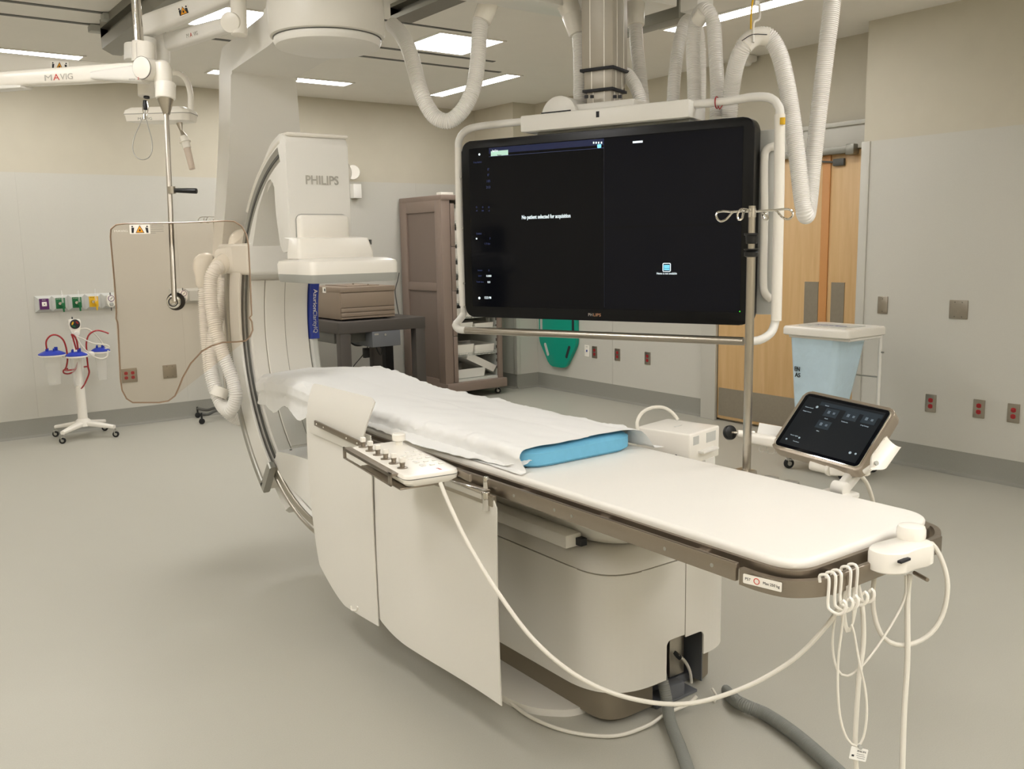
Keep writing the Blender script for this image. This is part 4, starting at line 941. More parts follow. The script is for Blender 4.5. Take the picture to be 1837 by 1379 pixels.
t = solo_hose([A(1207, 195, d=D), A(1210, 140, d=D), A(1217, 85, d=D), A(1227, 45, d=D), A(1240, 36, d=D+.05), A(1252, 60, d=D+.15), A(1256, 110, d=D+.2), A(1256, 190, d=D+.25)], .028, 'arched ribbed hose at left of the hanging hose group', HC_)
D = 3.8
t = solo_hose([A(1246, 195, d=D+.1), A(1245, 140, d=D+.1), A(1243, 90, d=D+.1), A(1247, 45, d=D+.08), A(1258, 20, d=D+.04), A(1270, 20, d=D), A(1280, 45, d=D), A(1284, 100, d=D), A(1287, 160, d=D), A(1286, 214, d=D)], .030, 'tall arched ribbed hose beside the white hanger block', HC_)
cap(t, A(1251, 40, d=D+.04), A(1262, 22, d=D+.0), .030, .030, 'saddle')
b = B(); p = A(1250, 8, d=D+.1); box(b, (p.x-.05, p.y-.05, p.z-.03), (p.x+.05, p.y+.05, 2.82), .006); solo('hose_hanger', b, 'white', 'white hanger block at ceiling above the arched hoses', 'hanger')
D = 3.6
t = solo_hose([A(1308, 220, d=D+.15), A(1312, 165, d=D+.12), A(1320, 118, d=D+.05), A(1334, 84, d=D), A(1355, 66, d=D), A(1378, 66, d=D), A(1397, 95, d=D), A(1410, 145, d=D), A(1421, 210, d=D), A(1430, 280, d=D), A(1437, 340, d=D), A(1443, 380, d=D), A(1448, 384, d=D+.04), A(1453, 350, d=D+.08), A(1459, 290, d=D+.08), A(1469, 200, d=D+.06), A(1480, 110, d=D+.03), A(1490, 30, d=D), A(1496, -30, d=D)], .0335, 'long ribbed hose arched over a white saddle, falling in a deep V before the doors', HC_)
b = B(); tube(b, spline([A(1334, 84, d=D), A(1345, 72, d=D), A(1360, 65, d=D), A(1377, 66, d=D)], .01), .036, 24); sd = part('saddle', b, 'white2', t)
b = B(); tube(b, spline([A(1331, 73, d=D-.040), A(1350, 62, d=D-.040), A(1376, 62, d=D-.040)], .01), .0018, 6); part('saddle_strap', b, 'ink', sd)
b = B(); tube(b, spline([A(1362, 8, d=D), A(1363, 28, d=D), A(1360, 36, d=D-.02), A(1352, 42, d=D-.03), A(1351, 76, d=D-.040)], .006), .005, 8); box(b, A(1355, 10, d=D), A(1369, 0, d=D)+Vector((0, .02, 0)), .002); hk = solo('hose_hook', b, 'white', 'bent white rod hook holding the arched hose saddle', 'hook')
b = B(); tube(b, spline([A(1352, -8, d=D-.02), A(1348, 20, d=D-.03), A(1347, 52, d=D-.04)], .006), .0035, 8); solo('ground_wire', b, 'yellow', 'short yellow wire running down to the hose saddle', 'wire')
b = B(); tube(b, [mpx(1286, 184, zt)+Vector((.0, 0, 0))+(MU*0)+(MN*cos(a)+Z_*sin(a))*.022 for a in [2*pi*k/20 for k in range(20)]], .0025, 6, closed=True); tube(b, [mpx(1288, 190, zt+.02), mpx(1291, 196, zt+.024), mpx(1296, 189, zt+.024)], .002, 6); solo('cable_tie', b, 'redo', 'red tie looped round the top right frame tube of the monitor', 'cable tie')

# ================================================================== CEILING SHIELD ARM (left) AND PANE
def arm_body(p0, p1, h0, h1, w_, bm, r=.02):   # tapered boxy arm between two points
    d = (p1-p0).normalized(); s = d.cross(Z_).normalized(); u = s.cross(d)
    rings = []
    for k in range(9):
        t = k/8; h = (h0+(h1-h0)*t)/2; c = p0.lerp(p1, t)
        e = 1 if 0 < k < 8 else .93
        rings.append([c+s*x*e+u*y*e for x, y in rrect(w_, 2*h, min(w_, 2*h)*.28, 4)])
    return loft(bm, rings)
def atext(s, p, q, at_, h, m, parent, w=None):
    x = (q-p).normalized(); n = -CF; y = n.cross(x)
    return lettering(s, at_, x, y, h, m, parent, width=w)
D = 3.62
SA = thing('shield_arm', 'long white ceiling arm at left edge with round pivot cap, holding the clear shield', 'ceiling arm', A(262, 60, d=D+.25))
p0, p1 = A(-70, 148, d=D+.3), A(262, 128, d=D)
b = B(); arm_body(p0, p1, .058, .072, .06, b); ab = part('spring_arm', b, 'white2', SA)
b = B(); arm_body(A(172, 137, d=D+.06), A(262, 133, d=D-.01), .030, .075, .068, b); part('arm_shroud', b, 'white', ab); b = B(); arm_body(A(-60, 160, d=D+.3), A(48, 157, d=D+.19), .035, .01, .066, b); part('arm_shroud', b, 'white', ab)
av = (p1-p0).normalized(); an = av.cross(Z_).normalized(); an = an if an.dot(CF) < 0 else -an
def armtext(s, x, y, h, m, w): 
    q = AP(x, y, p1+an*.0315, an); return lettering(s, q, av, an.cross(av), h, m, ab, width=w)
armtext('M', 86.5, 140, .024, 'logogrey', .038); armtext('A', 101, 138.8, .025, 'logored', .032); armtext('VIG', 119.5, 137.6, .024, 'logogrey', .064); an_=an; lettering('PORTEGRA', AP(237, 142.3, A(237, 142, d=D)+an*.040, an), av, an.cross(av), .006, 'inkgrey', ab, width=.030); lettering('2', AP(248, 141, A(248, 141, d=D)+an*.040, an), av, an.cross(av), .010, 'logored', ab, width=.008)
b = B(); c = A(268, 125, d=D-.01); cyl(b, c-an*.045, c+an*.048, .0425, n=40, bev=.004); part('pivot_cap', b, 'white2', SA)
b = B(); c = A(268, 125, d=D-.01); tube(b, [c+an*.044+(av*cos(a)+Z_*sin(a))*.0425 for a in [2*pi*k/40 for k in range(40)]], .0012, 6, closed=True); part('cap_joint', b, 'ink', SA)
kc = A(292, 130, d=D)
b = B(); loft(b, [[kc+Vector((r2*cos(2*pi*j/32), r2*sin(2*pi*j/32), z)) for j in range(32)] for r2, z in ((.034, -.06), (.035, -.03), (.036, .01), (.030, .035), (.015, .045))]); arm_body(A(270, 126, d=D), A(292, 133, d=D), .075, .06, .06, b); part('knuckle', b, 'white2', SA)
b = B(); cyl(b, A(297, 148, d=D), A(297, 178, d=D), .0385, n=32, bev=.006); part('collar', b, 'white2', SA)
b = B(); [cyl(b, A(x, 164, d=D-.040), A(x, 164, d=D-.040), .003, n=8) for x in (290, 309)]; part('collar_screw', b, 'dgrey', SA)
# second white arm with warning sign, farther back
b = B(); q0, q1 = A(-60, 112, d=4.6), A(235, 128, d=4.45); arm_body(q0, q1, .13, .05, .08, b, .02); wa = part('rear_arm', b, 'cream', SA)
def sign(parent, at_, xd, yd, wd, hd, mname='white2'):
    fr = frame(at_, xd, yd); b = B(); prism(b, rrect(wd, hd, .003, 2), 0, .0012, fr); sg = part('warning_sign', b, mname, parent, label='white sign with orange warning triangle')
    b = B(); prism(b, [(-hd*.46, -hd*.4), (hd*.46, -hd*.4), (0, hd*.44)], .0012, .0018, fr); tr = part('triangle_border', b, 'ink', sg)
    b = B(); prism(b, [(-hd*.37, -hd*.34), (hd*.37, -hd*.34), (0, hd*.34)], .0018, .0023, fr); part('orange_triangle', b, 'orange', sg)
    b = B()
    for s in (-1, 1):
        cx_ = s*wd*.36
        prism(b, [(cx_+hd*.09*cos(2*pi*k/12), hd*.28+hd*.09*sin(2*pi*k/12)) for k in range(12)], .0012, .0018, fr)
        prism(b, [(cx_-hd*.10, -hd*.4), (cx_-hd*.03, -hd*.4), (cx_, -hd*.15), (cx_+hd*.04, -hd*.4), (cx_+hd*.11, -hd*.4), (cx_+hd*.09, hd*.12), (cx_+hd*.2*s*-1, hd*.18), (cx_-hd*.09, hd*.15)], .0012, .0018, fr)
    prism(b, [(-hd*.1, -hd*.22), (hd*.1, -hd*.22), (hd*.08, -hd*.05), (0, hd*.02), (-hd*.08, -hd*.05)], .0023, .0028, fr)
    part('pictogram', b, 'ink', sg); return sg
rv_ = (q1-q0).normalized(); rn = rv_.cross(Z_).normalized(); rn = rn if rn.dot(CF) < 0 else -rn
sign(SA, AP(107, 118, q1+rn*.043, rn), rv_, rn.cross(rv_), .10, .042)
# hub and chrome post
b = B(); cyl(b, A(263, 173, d=3.75), A(261, 78, d=3.75), .034, .036, n=32, bev=.004); cyl(b, A(250, 112, d=3.8), A(250, 76, d=3.8), .03, n=20); part('hub', b, 'white2', SA)
cp = A(250, 80, d=3.8)
b = B(); cyl(b, cp, (cp.x, cp.y, CH-.002), .019, n=24); part('ceiling_post', b, 'chrome', SA)
b = B(); hp = A(262, 150, d=3.75); cyl(b, A(263, 166, d=3.75), A(263, 176, d=3.75), .012, n=16); part('plug', b, 'ink', SA)
SP = thing('lead_glass_shield', 'clear tinted lead acrylic pane with cut-out corner hanging on a steel rod', 'radiation shield', A(313, 540, d=D))
rt, rb = A(298, 200, d=D), A(313, 541, d=D)
b = B(); cyl(b, rt, rb, .010, n=20); part('rod', b, 'steel', SP)
b = B(); cyl(b, A(297, 178, d=D), A(299, 205, d=D), .031, .013, n=28); part('cone', b, 'steel', SP)
b = B(); c = A(308, 341, d=D); cyl(b, c-Z_*.014, c+Z_*.014, .015, n=20); cl_ = part('clamp_ring', b, 'steel', SP)
b = B(); cyl(b, A(312, 341.5, d=D), A(353, 342.5, d=D-.01), .0085, .011, n=18, bev=.002); part('handle_grip', b, 'black', SP)
# pane: a vertical plate facing the camera side, a little turned
pc = A(313, 541, d=D+.03); pn = Vector((-.50, -.866, 0)); px_ax = Vector((.866, -.50, 0))
PFR = frame(pc, px_ax, Z_)
def pl(x, y):
    q = PFR.inverted() @ AP(x, y, pc, PFR.to_3x3() @ Z_); return (q.x, q.y)
O_ = [(198, 425), (199, 411), (208, 403), (225, 401), (330, 399), (405, 396), (420, 397), (433, 405), (442, 420), (446, 440), (449, 500), (451, 555), (451.5, 565), (447.5, 570), (452, 577), (453.5, 592), (449, 603), (441, 611), (425, 613), (400, 614), (380, 620), (362, 630), (342, 652), (328, 677), (320, 697), (314, 710), (302, 719), (285, 722), (238, 722), (227, 715), (219, 700), (216, 680), (212, 590), (211, 578), (208, 571), (209, 560), (205, 500)]
sgn = 1
pts = [pl(x, y) for x, y in O_]
if sum(pts[i][0]*pts[(i+1) % len(pts)][1]-pts[(i+1) % len(pts)][0]*pts[i][1] for i in range(len(pts))) < 0: pts = pts[::-1]
b = B(); prism(b, pts, -.006, .006, PFR); part('pane', b, 'pane', SP)
b = B(); ring = [PFR @ Vector((x, y, .0)) for x, y in pts]; tube(b, ring, .0032, 6, closed=True); part('pane_edge', b, 'paneedge', SP)
b = B(); nz = PFR.to_3x3() @ Z_; nz = nz if nz.dot(CF) < 0 else -nz
cyl(b, pc-nz*.03, pc+nz*.022, .026, n=36, bev=.003); cyl(b, pc+nz*.022, pc+nz*.03, .012, n=20, bev=.002); cb = part('round_clamp', b, 'chrome', SP)
b = B(); cyl(b, pc-nz*.028, pc-nz*.020, .036, n=36); tube(b, [pc+nz*.023+(px_ax*cos(a)+Z_*sin(a))*.017 for a in [2*pi*k/28 for k in range(28)]], .002, 6, closed=True); part('rubber_washer', b, 'ink', cb)
q = AP(251, 411, pc+nz*.007, nz); xd = px_ax if (PFR.to_3x3() @ Z_).dot(nz) > 0 else px_ax
sign(SP, q, xd, nz.cross(xd), .078, .036)
lettering('MAVIG', AP(217, 414.5, pc+nz*.007, nz), xd, nz.cross(xd), .008, 'white2', SP, width=.05)
for k, (y, w_) in enumerate(((403.5, .045), (407, .05), (411, .048), (415, .05), (418, .02))):
    b = B(); q = AP(282 if k < 4 else 275, y, pc+nz*.007, nz); box(b, (-w_/2, -.0008, 0), (w_/2, .0008, .0004), M4=frame(q, xd, nz.cross(xd))); part('small_print', b, 'inkgrey', SP)
# safety cable loop
b = B(); lp = [(260, 196), (258, 205), (250, 225), (242, 243), (238, 262), (241, 277), (250, 285), (259, 286), (268, 281), (273, 268), (272, 250), (266, 228), (261, 208)]
tube(b, spline([A(x, y, d=3.7) for x, y in lp], .006, closed=True), .0022, 7, closed=True)
cl = solo('cable_loop', b, 'satin', 'thin steel cable loop dangling under the arm hub', 'cable loop')
b = B(); cyl(b, A(260, 180, d=3.7), A(261, 197, d=3.7), .008, n=12, bev=.002); part('clip', b, 'black', cl)
b = B(); tube(b, spline([A(x, y, d=3.7) for x, y in ((256, 184), (256, 196), (259, 208), (263, 212), (264, 204), (266, 192), (264, 182))], .005), .002, 7); cyl(b, A(259.5, 205, d=3.7), A(259.5, 214, d=3.7), .006, n=12); part('ferrule', b, 'chrome', cl)

# lamp arm (upper arm pair and lamp head)
LA = thing('lamp_arm', 'white double-jointed ceiling arm at upper left carrying flat lamp head', 'ceiling arm', A(258, 90, d=4.0))
D = 4.05
u0, u1 = A(252, 52, d=D), A(428, -16, d=D-.15)
b = B(); arm_body(u0, u1, .092, .072, .07, b); ua = part('upper_arm', b, 'white', LA)
b = B(); cyl(b, A(262, 70, d=D), A(263, 110, d=D), .045, .042, n=28, bev=.006); cyl(b, A(240, 110, d=D), A(240, 80, d=D), .04, n=28, bev=.004); part('lower_hub', b, 'white', LA)
b = B(); cyl(b, A(427, -20, d=D-.15), A(429, 64, d=D-.15), .034, n=28, bev=.006); cyl(b, A(412, 40, d=D-.19), A(424, 42, d=D-.12), .042, n=32, bev=.004); part('elbow_joint', b, 'white2', LA)
uv = (u1-u0).normalized(); un = uv.cross(Z_).normalized(); un = un if un.dot(CF) < 0 else -un
sign(LA, AP(329, 19, u1+un*.037, un), uv, un.cross(uv), .05, .042)
l0, l1 = A(288, 80, d=D+.1), A(420, 42, d=D-.1)
b = B(); arm_body(l0, l1, .078, .060, .058, b); la = part('lower_arm', b, 'white', LA)
lv = (l1-l0).normalized(); ln = lv.cross(Z_).normalized(); ln = ln if ln.dot(CF) < 0 else -ln
[lettering(c_, AP(x_, 64.2-(x_-337)*.28, l1+ln*.0305, ln), lv, ln.cross(lv), .018, m_, la, width=w_) for c_, x_, w_, m_ in (('M', 336.5, .014, 'logogrey'), ('A', 342.5, .013, 'logored'), ('VIG', 351, .026, 'logogrey'))]
b = B(); cyl(b, A(291, 62, d=D+.08), A(292, 118, d=D+.08), .036, .030, n=28, bev=.006); cyl(b, A(293, 100, d=D+.08), A(294, 135, d=D+.08), .024, n=20); part('arm_joint', b, 'white', LA)
LD = 4.3
b = B(); tube(b, spline([A(300, 133, d=LD), A(318, 131, d=LD), A(333, 142, d=LD), A(341, 165, d=LD), A(342, 190, d=LD), A(342, 207, d=LD)], .01), .013, 12); part('curved_tube', b, 'white2', LA)
hcx = A(286, 207, d=LD); hx_ = (A(340, 208, d=LD)-A(232, 207, d=LD)).normalized(); hx_ = Vector((hx_.x, hx_.y, 0)).normalized(); hd_ = Z_.cross(hx_)
fr = frame(hcx-Z_*.03, hx_, hd_)
b = B(); ol = roundpoly([(-.155, -.05, .02), (.14, -.07, .02), (.165, -.05, .01), (.165, .06, .02), (.06, .10, .04), (-.12, .07, .04)], .03)
loft(b, [[fr @ Vector((x*k, y*k, z)) for x, y in ol] for k, z in ((.94, -.0), (.97, .025), (1, .03), (1, .036), (.96, .05), (.80, .062))]); lh = part('lamp_head', b, 'white2', LA)
b = B(); loft(b, [[fr @ Vector((x*k, y*k, z)) for x, y in ol] for k, z in ((1.004, .030), (1.004, .033))]); part('head_seam', b, 'inkgrey', lh)
lettering('MAVIG', A(260, 213, d=LD-.08), hx_, Z_, .012, 'inkgrey', lh, width=.065)
hd0 = A(322, 222, d=LD)
b = B(); cyl(b, A(322, 221, d=LD), A(325, 235, d=LD), .015, .006, n=18); cyl(b, A(325, 234, d=LD), A(331, 246, d=LD), .006, .016, n=18); lhj = part('handle_joint', b, 'steel', LA)
b = B(); cyl(b, A(329, 244, d=LD), A(336, 266, d=LD), .018, .019, n=22, bev=.003); lathe(b, [(.018, 0), (.026, .0), (.026, .003), (.018, .003)], zframe(A(332, 254, d=LD), A(336, 266, d=LD)-A(329, 244, d=LD))); part('handle_collar', b, 'white2', LA)
b = B(); cyl(b, A(335, 264, d=LD), A(345, 303, d=LD), .0165, .014, n=22); part('sterile_sleeve', b, mat('sleeve_plastic', 'E3D2C2', .3, alpha=.7), LA)

# ================================================================== SUCTION STAND
SC = A(148, 775, Z=0); SC = Vector((1.515, 7.99, 0))
S = thing('suction_stand', 'white wheeled stand with blue lidded suction canisters and red tubes', 'suction stand', SC)
b = B()
for q in (Vector((1.33, 7.845, .075)), Vector((1.715, 7.83, .075)), Vector((1.34, 8.17, .075)), Vector((1.71, 8.17, .075))):
    d = Vector((q.x-SC.x, q.y-SC.y, 0)); e = d.normalized(); s = e.cross(Z_)
    rings = [[SC+e*(L*d.length)+s*x_*w_+Z_*(z+y_*h_) for x_, y_ in rrect(1, 1, .3, 3)] for L, w_, h_, z in ((0, .10, .05, .125), (.35, .07, .04, .110), (1, .042, .028, .085))]
    loft(b, rings)
part('base_legs', b, 'white2', S)
def caster(parent, p, r=.025, m='rubber'):
    b = B(); cyl(b, p+Vector((-.004, -.010, r)), p+Vector((.004, .010, r)), r, n=24, bev=.004); w_ = part('caster', b, m, parent)
    b = B(); cyl(b, p+Vector((-.005, -.0125, r)), p+Vector((.005, .0125, r)), r*.45, n=16); box(b, (p.x-.016, p.y-.008, p.z+r*.8), (p.x+.016, p.y+.012, p.z+r*2.2), .003); cyl(b, p+Vector((0, 0, r*2)), p+Vector((0, 0, r*2.9)), .007); part('caster_fork', b, 'satin', w_)
for q in ((1.325, 7.84), (1.72, 7.825), (1.335, 8.175), (1.715, 8.175)): caster(S, Vector(q+(0,)))
b = B(); cyl(b, SC+Z_*.13, SC+Z_*.42, .038, .034, n=28); cyl(b, SC+Z_*.42, SC+Z_*.80, .027, n=28); lathe(b, [(.07, .10), (.06, .14), (.038, .16)], Matrix.Translation(SC)); part('pole', b, 'white2', S)
b = B(); box(b, (SC.x-.11, SC.y-.07, .665), (SC.x+.12, SC.y+.03, .70), .012); part('canister_bracket', b, 'white2', S)
for (x, y, sc_, dd) in ((93, 634, 1.0, -.10), (137, 636, .82, -.13), (180, 628, .75, .03)):
    c = A(x, y, Y=SC.y+dd); t = S
    b = B(); lathe(b, [(0, .022), (.05*sc_, .022), (.075*sc_, .012), (.098*sc_, 0), (.098*sc_, -.008), (0, -.008)], Matrix.Translation(c), 36)
    for a, rr_, h in ((.5, .013, .05), (2.2, .009, .04), (3.6, .011, .035), (5, .009, .04)): q = c+Vector((cos(a)*.04*sc_, sin(a)*.04*sc_, .018)); cyl(b, q, q+Z_*h*.6, rr_*sc_, n=12)
    ld = part('canister_lid', b, 'bluelid', S)
    b = B(); lathe(b, [(.10*sc_, -.008), (.103*sc_, -.01), (.10*sc_, -.02), (.06*sc_, -.022)], Matrix.Translation(c), 36); part('lid_rim', b, 'white2', ld)
    b = B(); lathe(b, [(.062*sc_, -.02), (.046*sc_, -.24), (.043*sc_, -.245), (0, -.247)], Matrix.Translation(c), 30, caps=False); part('canister', b, 'clear', S)
vg = A(133, 582, Y=SC.y); fr = frame(vg, X_, Z_)
b = B(); prism(b, roundpoly([(-.045, .045), (.045, .045), (.045, .0), (.025, -.09), (-.02, -.09), (-.04, -.02)], .02), -.02, .03, fr, .006); cyl(b, SC+Vector((-.02, 0, .8)), vg-Z_*.07, .014); gp = part('regulator', b, 'white2', S)
b = B(); lathe(b, [(0, .03), (.036, .03), (.038, .036), (.034, .038), (0, .038)], fr @ Matrix.Translation((0, .005, 0))); part('dial', b, 'ink', gp)
b = B()
for a0, m_ in ((0, 'red'), (120, 'yellow'), (200, 'dgreen')): 
    bb = B(); prism(bb, [(.026*cos(radians(a0+t*8)), .005+.026*sin(radians(a0+t*8))) for t in range(10)]+[(.016*cos(radians(a0+72-t*8)), .005+.016*sin(radians(a0+72-t*8))) for t in range(10)], .038, .0395, fr); part('dial_band', bb, m_, gp)
b.free()
b = B(); cyl(b, fr @ Vector((.005, -.07, .03)), fr @ Vector((.005, -.07, .055)), .02, n=20, bev=.002); part('regulator_knob', b, 'white', gp)
b = B(); cyl(b, fr @ Vector((-.01, .045, 0)), fr @ Vector((-.01, .062, 0)), .005); part('top_nipple', b, 'ink', gp)
def stube(name, pts, m, dd=-.06, r=.0065, group=None):
    b = B(); tube(b, spline([A(x, y, Y=SC.y+dd) for x, y in pts], .01), r, 8); return part(name, b, m, S)
stube('suction_tube', [(84, 628), (83, 612), (91, 602), (102, 601), (113, 609), (119, 625), (121, 645), (119, 658), (117, 664), (130, 663), (137, 661)], 'red', -.12)
stube('suction_tube', [(138, 630), (139, 650), (134, 664), (124, 670), (115, 669), (114, 664), (122, 661)], 'red', -.02)
stube('suction_tube', [(156, 635), (155, 615), (160, 600), (172, 593), (184, 594), (195, 598)], 'red', -.03)
stube('suction_tube', [(156, 640), (158, 658), (160, 668), (155, 682), (149, 693), (145, 697)], 'red', -.03)
stube('suction_tube', [(150, 658), (158, 657)], 'red', -.03); stube('suction_tube', [(137, 627), (130, 603), (128, 600), (132, 601), (138, 612), (140, 627)], 'red', -.13)
stube('suction_tube', [(140, 625), (136, 606), (131, 601)], 'red', -.12)
stube('white_tube', [(142, 590), (155, 589), (168, 597), (180, 610), (186, 620)], 'cable', .0, .005)
stube('white_tube', [(137, 603), (150, 608), (165, 615), (180, 617), (193, 619), (196, 623), (188, 625)], 'cable', -.1, .005)
stube('white_tube', [(138, 605), (145, 618), (158, 632), (172, 641), (185, 643), (193, 638), (194, 628)], 'cable', -.14, .006)
# IV hook stand behind the hanging shield
SV = A(400, 757, Z=0); SV = Vector((2.70, 8.0, 0))
V = thing('iv_stand', 'thin drip stand behind the clear shield, dark wheeled foot showing near the hoses', 'drip stand', SV)
b = B(); zt_ = A(384, 389, Y=SV.y).z; sx_ = A(386, 560, Y=SV.y).x
cyl(b, (SV.x, SV.y, .10), (SV.x, SV.y, zt_-.02), .011); part('pole', b, 'chrome', V)
b = B(); q = zt_; hx2 = A(357, 389, Y=SV.y).x
tube(b, spline([(SV.x, SV.y, q), (hx2+.05, SV.y, q), (hx2+.01, SV.y, q-.005), (hx2-.01, SV.y, q-.03), (hx2+.01, SV.y, q-.05), (hx2+.035, SV.y, q-.04), (hx2+.04, SV.y, q-.01)], .01), .004, 8); tube(b, spline([(SV.x, SV.y, q), (SV.x+.10, SV.y, q), (SV.x+.14, SV.y, q-.03), (SV.x+.12, SV.y, q-.05)], .01), .004, 8); tube(b, spline([(SV.x-.06, SV.y-.02, q), (SV.x-.08, SV.y-.02, q-.04), (SV.x-.055, SV.y-.02, q-.05), (SV.x-.045, SV.y-.02, q-.01)], .01), .004, 8); part('hook', b, 'chrome', V)
for k in range(5):
    a = radians(200+72*k); e = Vector((cos(a), sin(a), 0)); L = .30 if k else .27
    b = B(); tube(b, spline([SV+e*.03+Z_*.10, SV+e*.12+Z_*.095, SV+e*.2+Z_*.075, SV+e*L+Z_*.085], .02), .013, 10); lg = part('leg', b, 'dgrey', V)
    b = B(); c = SV+e*L; cyl(b, c+Vector((-.004, -.01, .025)), c+Vector((.004, .01, .025)), .025, n=20, bev=.004); cyl(b, c+Z_*.04, c+Z_*.1, .008); part('caster', b, 'rubber', lg)
# ================================================================== CABINET
KX0, KX1, KY, KYB = 4.70, 5.36, 7.48, 8.27; KZ = 1.925
K = thing('supply_cabinet', 'tall taupe supply cabinet with open front showing wire shelves of trays', 'cabinet', (5.03, 7.88, 0))
b = B(); box(b, (KX0, KY+.02, .16), (KX0+.03, KYB, KZ-.03)); part('side_panel', b, 'taupe2', K); b = B(); box(b, (KX0+.03, KY+.04, .17), (KX0+.036, KYB-.02, KZ-.04)); part('liner', b, 'interior', K)
b = B()
for lo, hi in (((KX0-.018, KY, .10), (KX0+.01, KY+.12, KZ)), ((KX0-.018, KYB-.13, .10), (KX0+.01, KYB, KZ)), ((KX0-.018, KY+.12, KZ-.11), (KX0+.01, KYB-.13, KZ)), ((KX0-.018, KY+.12, .10), (KX0+.01, KYB-.13, .2)), ((KX0-.018, KY+.12, 1.06), (KX0+.01, KYB-.13, 1.14))): box(b, lo, hi, .003)
part('side_frame', b, 'taupe', K)
b = B(); box(b, (KX1-.02, KY+.01, .12), (KX1, KYB, KZ-.02)); box(b, (KX0+.03, KYB-.015, .12), (KX1-.02, KYB, KZ-.02)); part('liner', b, 'interior', K)
b = B(); box(b, (KX0-.02, KY-.015, KZ-.005), (KX1+.01, KYB, KZ+.045), .008); part('top_cap', b, 'taupe', K)
b = B(); box(b, (KX0-.0195, KY-.005, .09), (KX0+.075, KY+.03, KZ-.002), .002); box(b, (KX1-.045, KY-.005, .16), (KX1+.005, KY+.03, KZ), .004); part('front_stile', b, 'taupe', K)
b = B()
for z0, z1 in ((.17, .62), (.625, 1.06), (1.065, 1.48), (1.485, 1.89)): box(b, (KX0+.08, KY-.012, z0), (KX0+.125, KY+.01, z1), .003)
part('folded_door_edge', b, 'taupe', K)
b = B(); box(b, (KX0-.02, KY-.04, .075), (KX1+.03, KYB, .165), .006); part('base', b, 'taupe', K)
for x, y in ((KX0+.06, KY+.05), (KX1-.04, KY+.03), (KX0+.06, KYB-.08), (KX1-.04, KYB-.08)): caster(K, Vector((x, y, 0)), .03)
b = B(); box(b, (KX0+.0, KY+.02, KZ+.045), (KX0+.14, KY+.10, KZ+.07), .004); part('top_latch', b, 'white2', K)
b = B(); box(b, (KX1-.12, KY-.0175, KZ+.01), (KX1-.07, KY-.014, KZ+.03)); part('lock', b, 'bronze', K)
shz = [.185, .42, .655, .79, .93, 1.075, 1.215, 1.36, 1.50, 1.70]
for i, z in enumerate(shz):
    b = B()
    if i == 0: box(b, (KX0+.03, KY+.02, z-.02), (KX1-.02, KYB-.02, z)); part('floor_shelf', b, 'interior', K); continue
    [box(b, (KX0+.04+k*(KX1-KX0-.07)/16, KY+.03, z-.004), (KX0+.048+k*(KX1-KX0-.07)/16, KYB-.03, z), 0) for k in range(17)]; [box(b, (KX0+.04, yy_, z-.006), (KX1-.022, yy_+.006, z-.004), 0) for yy_ in (KY+.03, KY+.35, KYB-.05)]; box(b, (KX0+.04, KY+.026, z+.024), (KX1-.02, KY+.030, z+.028))
    for k in range(30): xx = KX0+.05+k*(KX1-KX0-.08)/29; box(b, (xx, KY+.026, z-.004), (xx+.003, KY+.030, z+.026))
    part('wire_shelf', b, mat('shelf_wire', 'C9CAC2', .4) if i == 1 else bpy.data.materials['shelf_wire'], K)
b = B()
for z in [.25+.07*k for k in range(20)]: box(b, (KX1-.0215, KY+.06, z), (KX1-.02, KY+.075, z+.03))
part('rail_slots', b, 'ink', K, label='black slots in the liner')
def tray(x0, x1, y0, y1, z, h, label, rot=None, wall=.004, m='white2', div=0, group='plastic trays in the cabinet'):
    b = B(); o = rrect(x1-x0, y1-y0, .012, 4); i_ = rrect(x1-x0-2*wall, y1-y0-2*wall, .010, 4)
    c = Matrix.Translation(((x0+x1)/2, (y0+y1)/2, z)) @ (rot or Matrix())
    R = [[Vector((x*k, y*k, zz)) for x, y in pl_] for pl_, k, zz in ((o, .95, 0), (o, 1, h), (i_, 1, h), (i_, .95, wall))]
    loft(b, [[c @ p for p in r] for r in R])
    for k in range(div): xx = (x0-x1)/2+(k+1)*(x1-x0)/(div+1); box(b, (xx-.002, (y0-y1)/2+.006, .004), (xx+.002, (y1-y0)/2-.006, h-.006), M4=c)
    return solo('storage_tray', b, m, label, 'tray', group)
tray(KX0+.10, KX0+.36, KY+.05, KY+.5, .426, .10, 'white tray at left on lowest wire shelf of cabinet', div=2); tray(KX0+.37, KX1-.05, KY+.05, KY+.5, .426, .085, 'white tray at right on lowest wire shelf of cabinet')
tray(KX0+.13, KX0+.50, KY+.06, KY+.5, .19, .09, 'flat white box on the cabinet floor', m='white')
tray(KX0+.24, KX0+.62, KY+.05, KY+.36, .30, .07, 'cream divided tray leaning askew at bottom of the cabinet', rot=Matrix.Rotation(radians(26), 4, 'Y'), m='cream', div=4)
for z, h, lb in ((.661, .08, 'first'), (.796, .09, 'second'), (.936, .09, 'third'), (1.081, .08, 'fourth'), (1.221, .09, 'fifth'), (1.366, .10, 'sixth'), (1.506, .13, 'seventh'), (1.706, .14, 'eighth')):
    tray(KX0+.13, KX0+.36, KY+.06, KY+.5, z, h, 'white tray on cabinet shelf, %s up above the lowest two shelves' % lb)
    if z < 1: tray(KX0+.38, KX1-.05, KY+.06, KY+.5, z, h*.8, 'shallow white tray at right side, %s shelf above the lowest two' % lb)

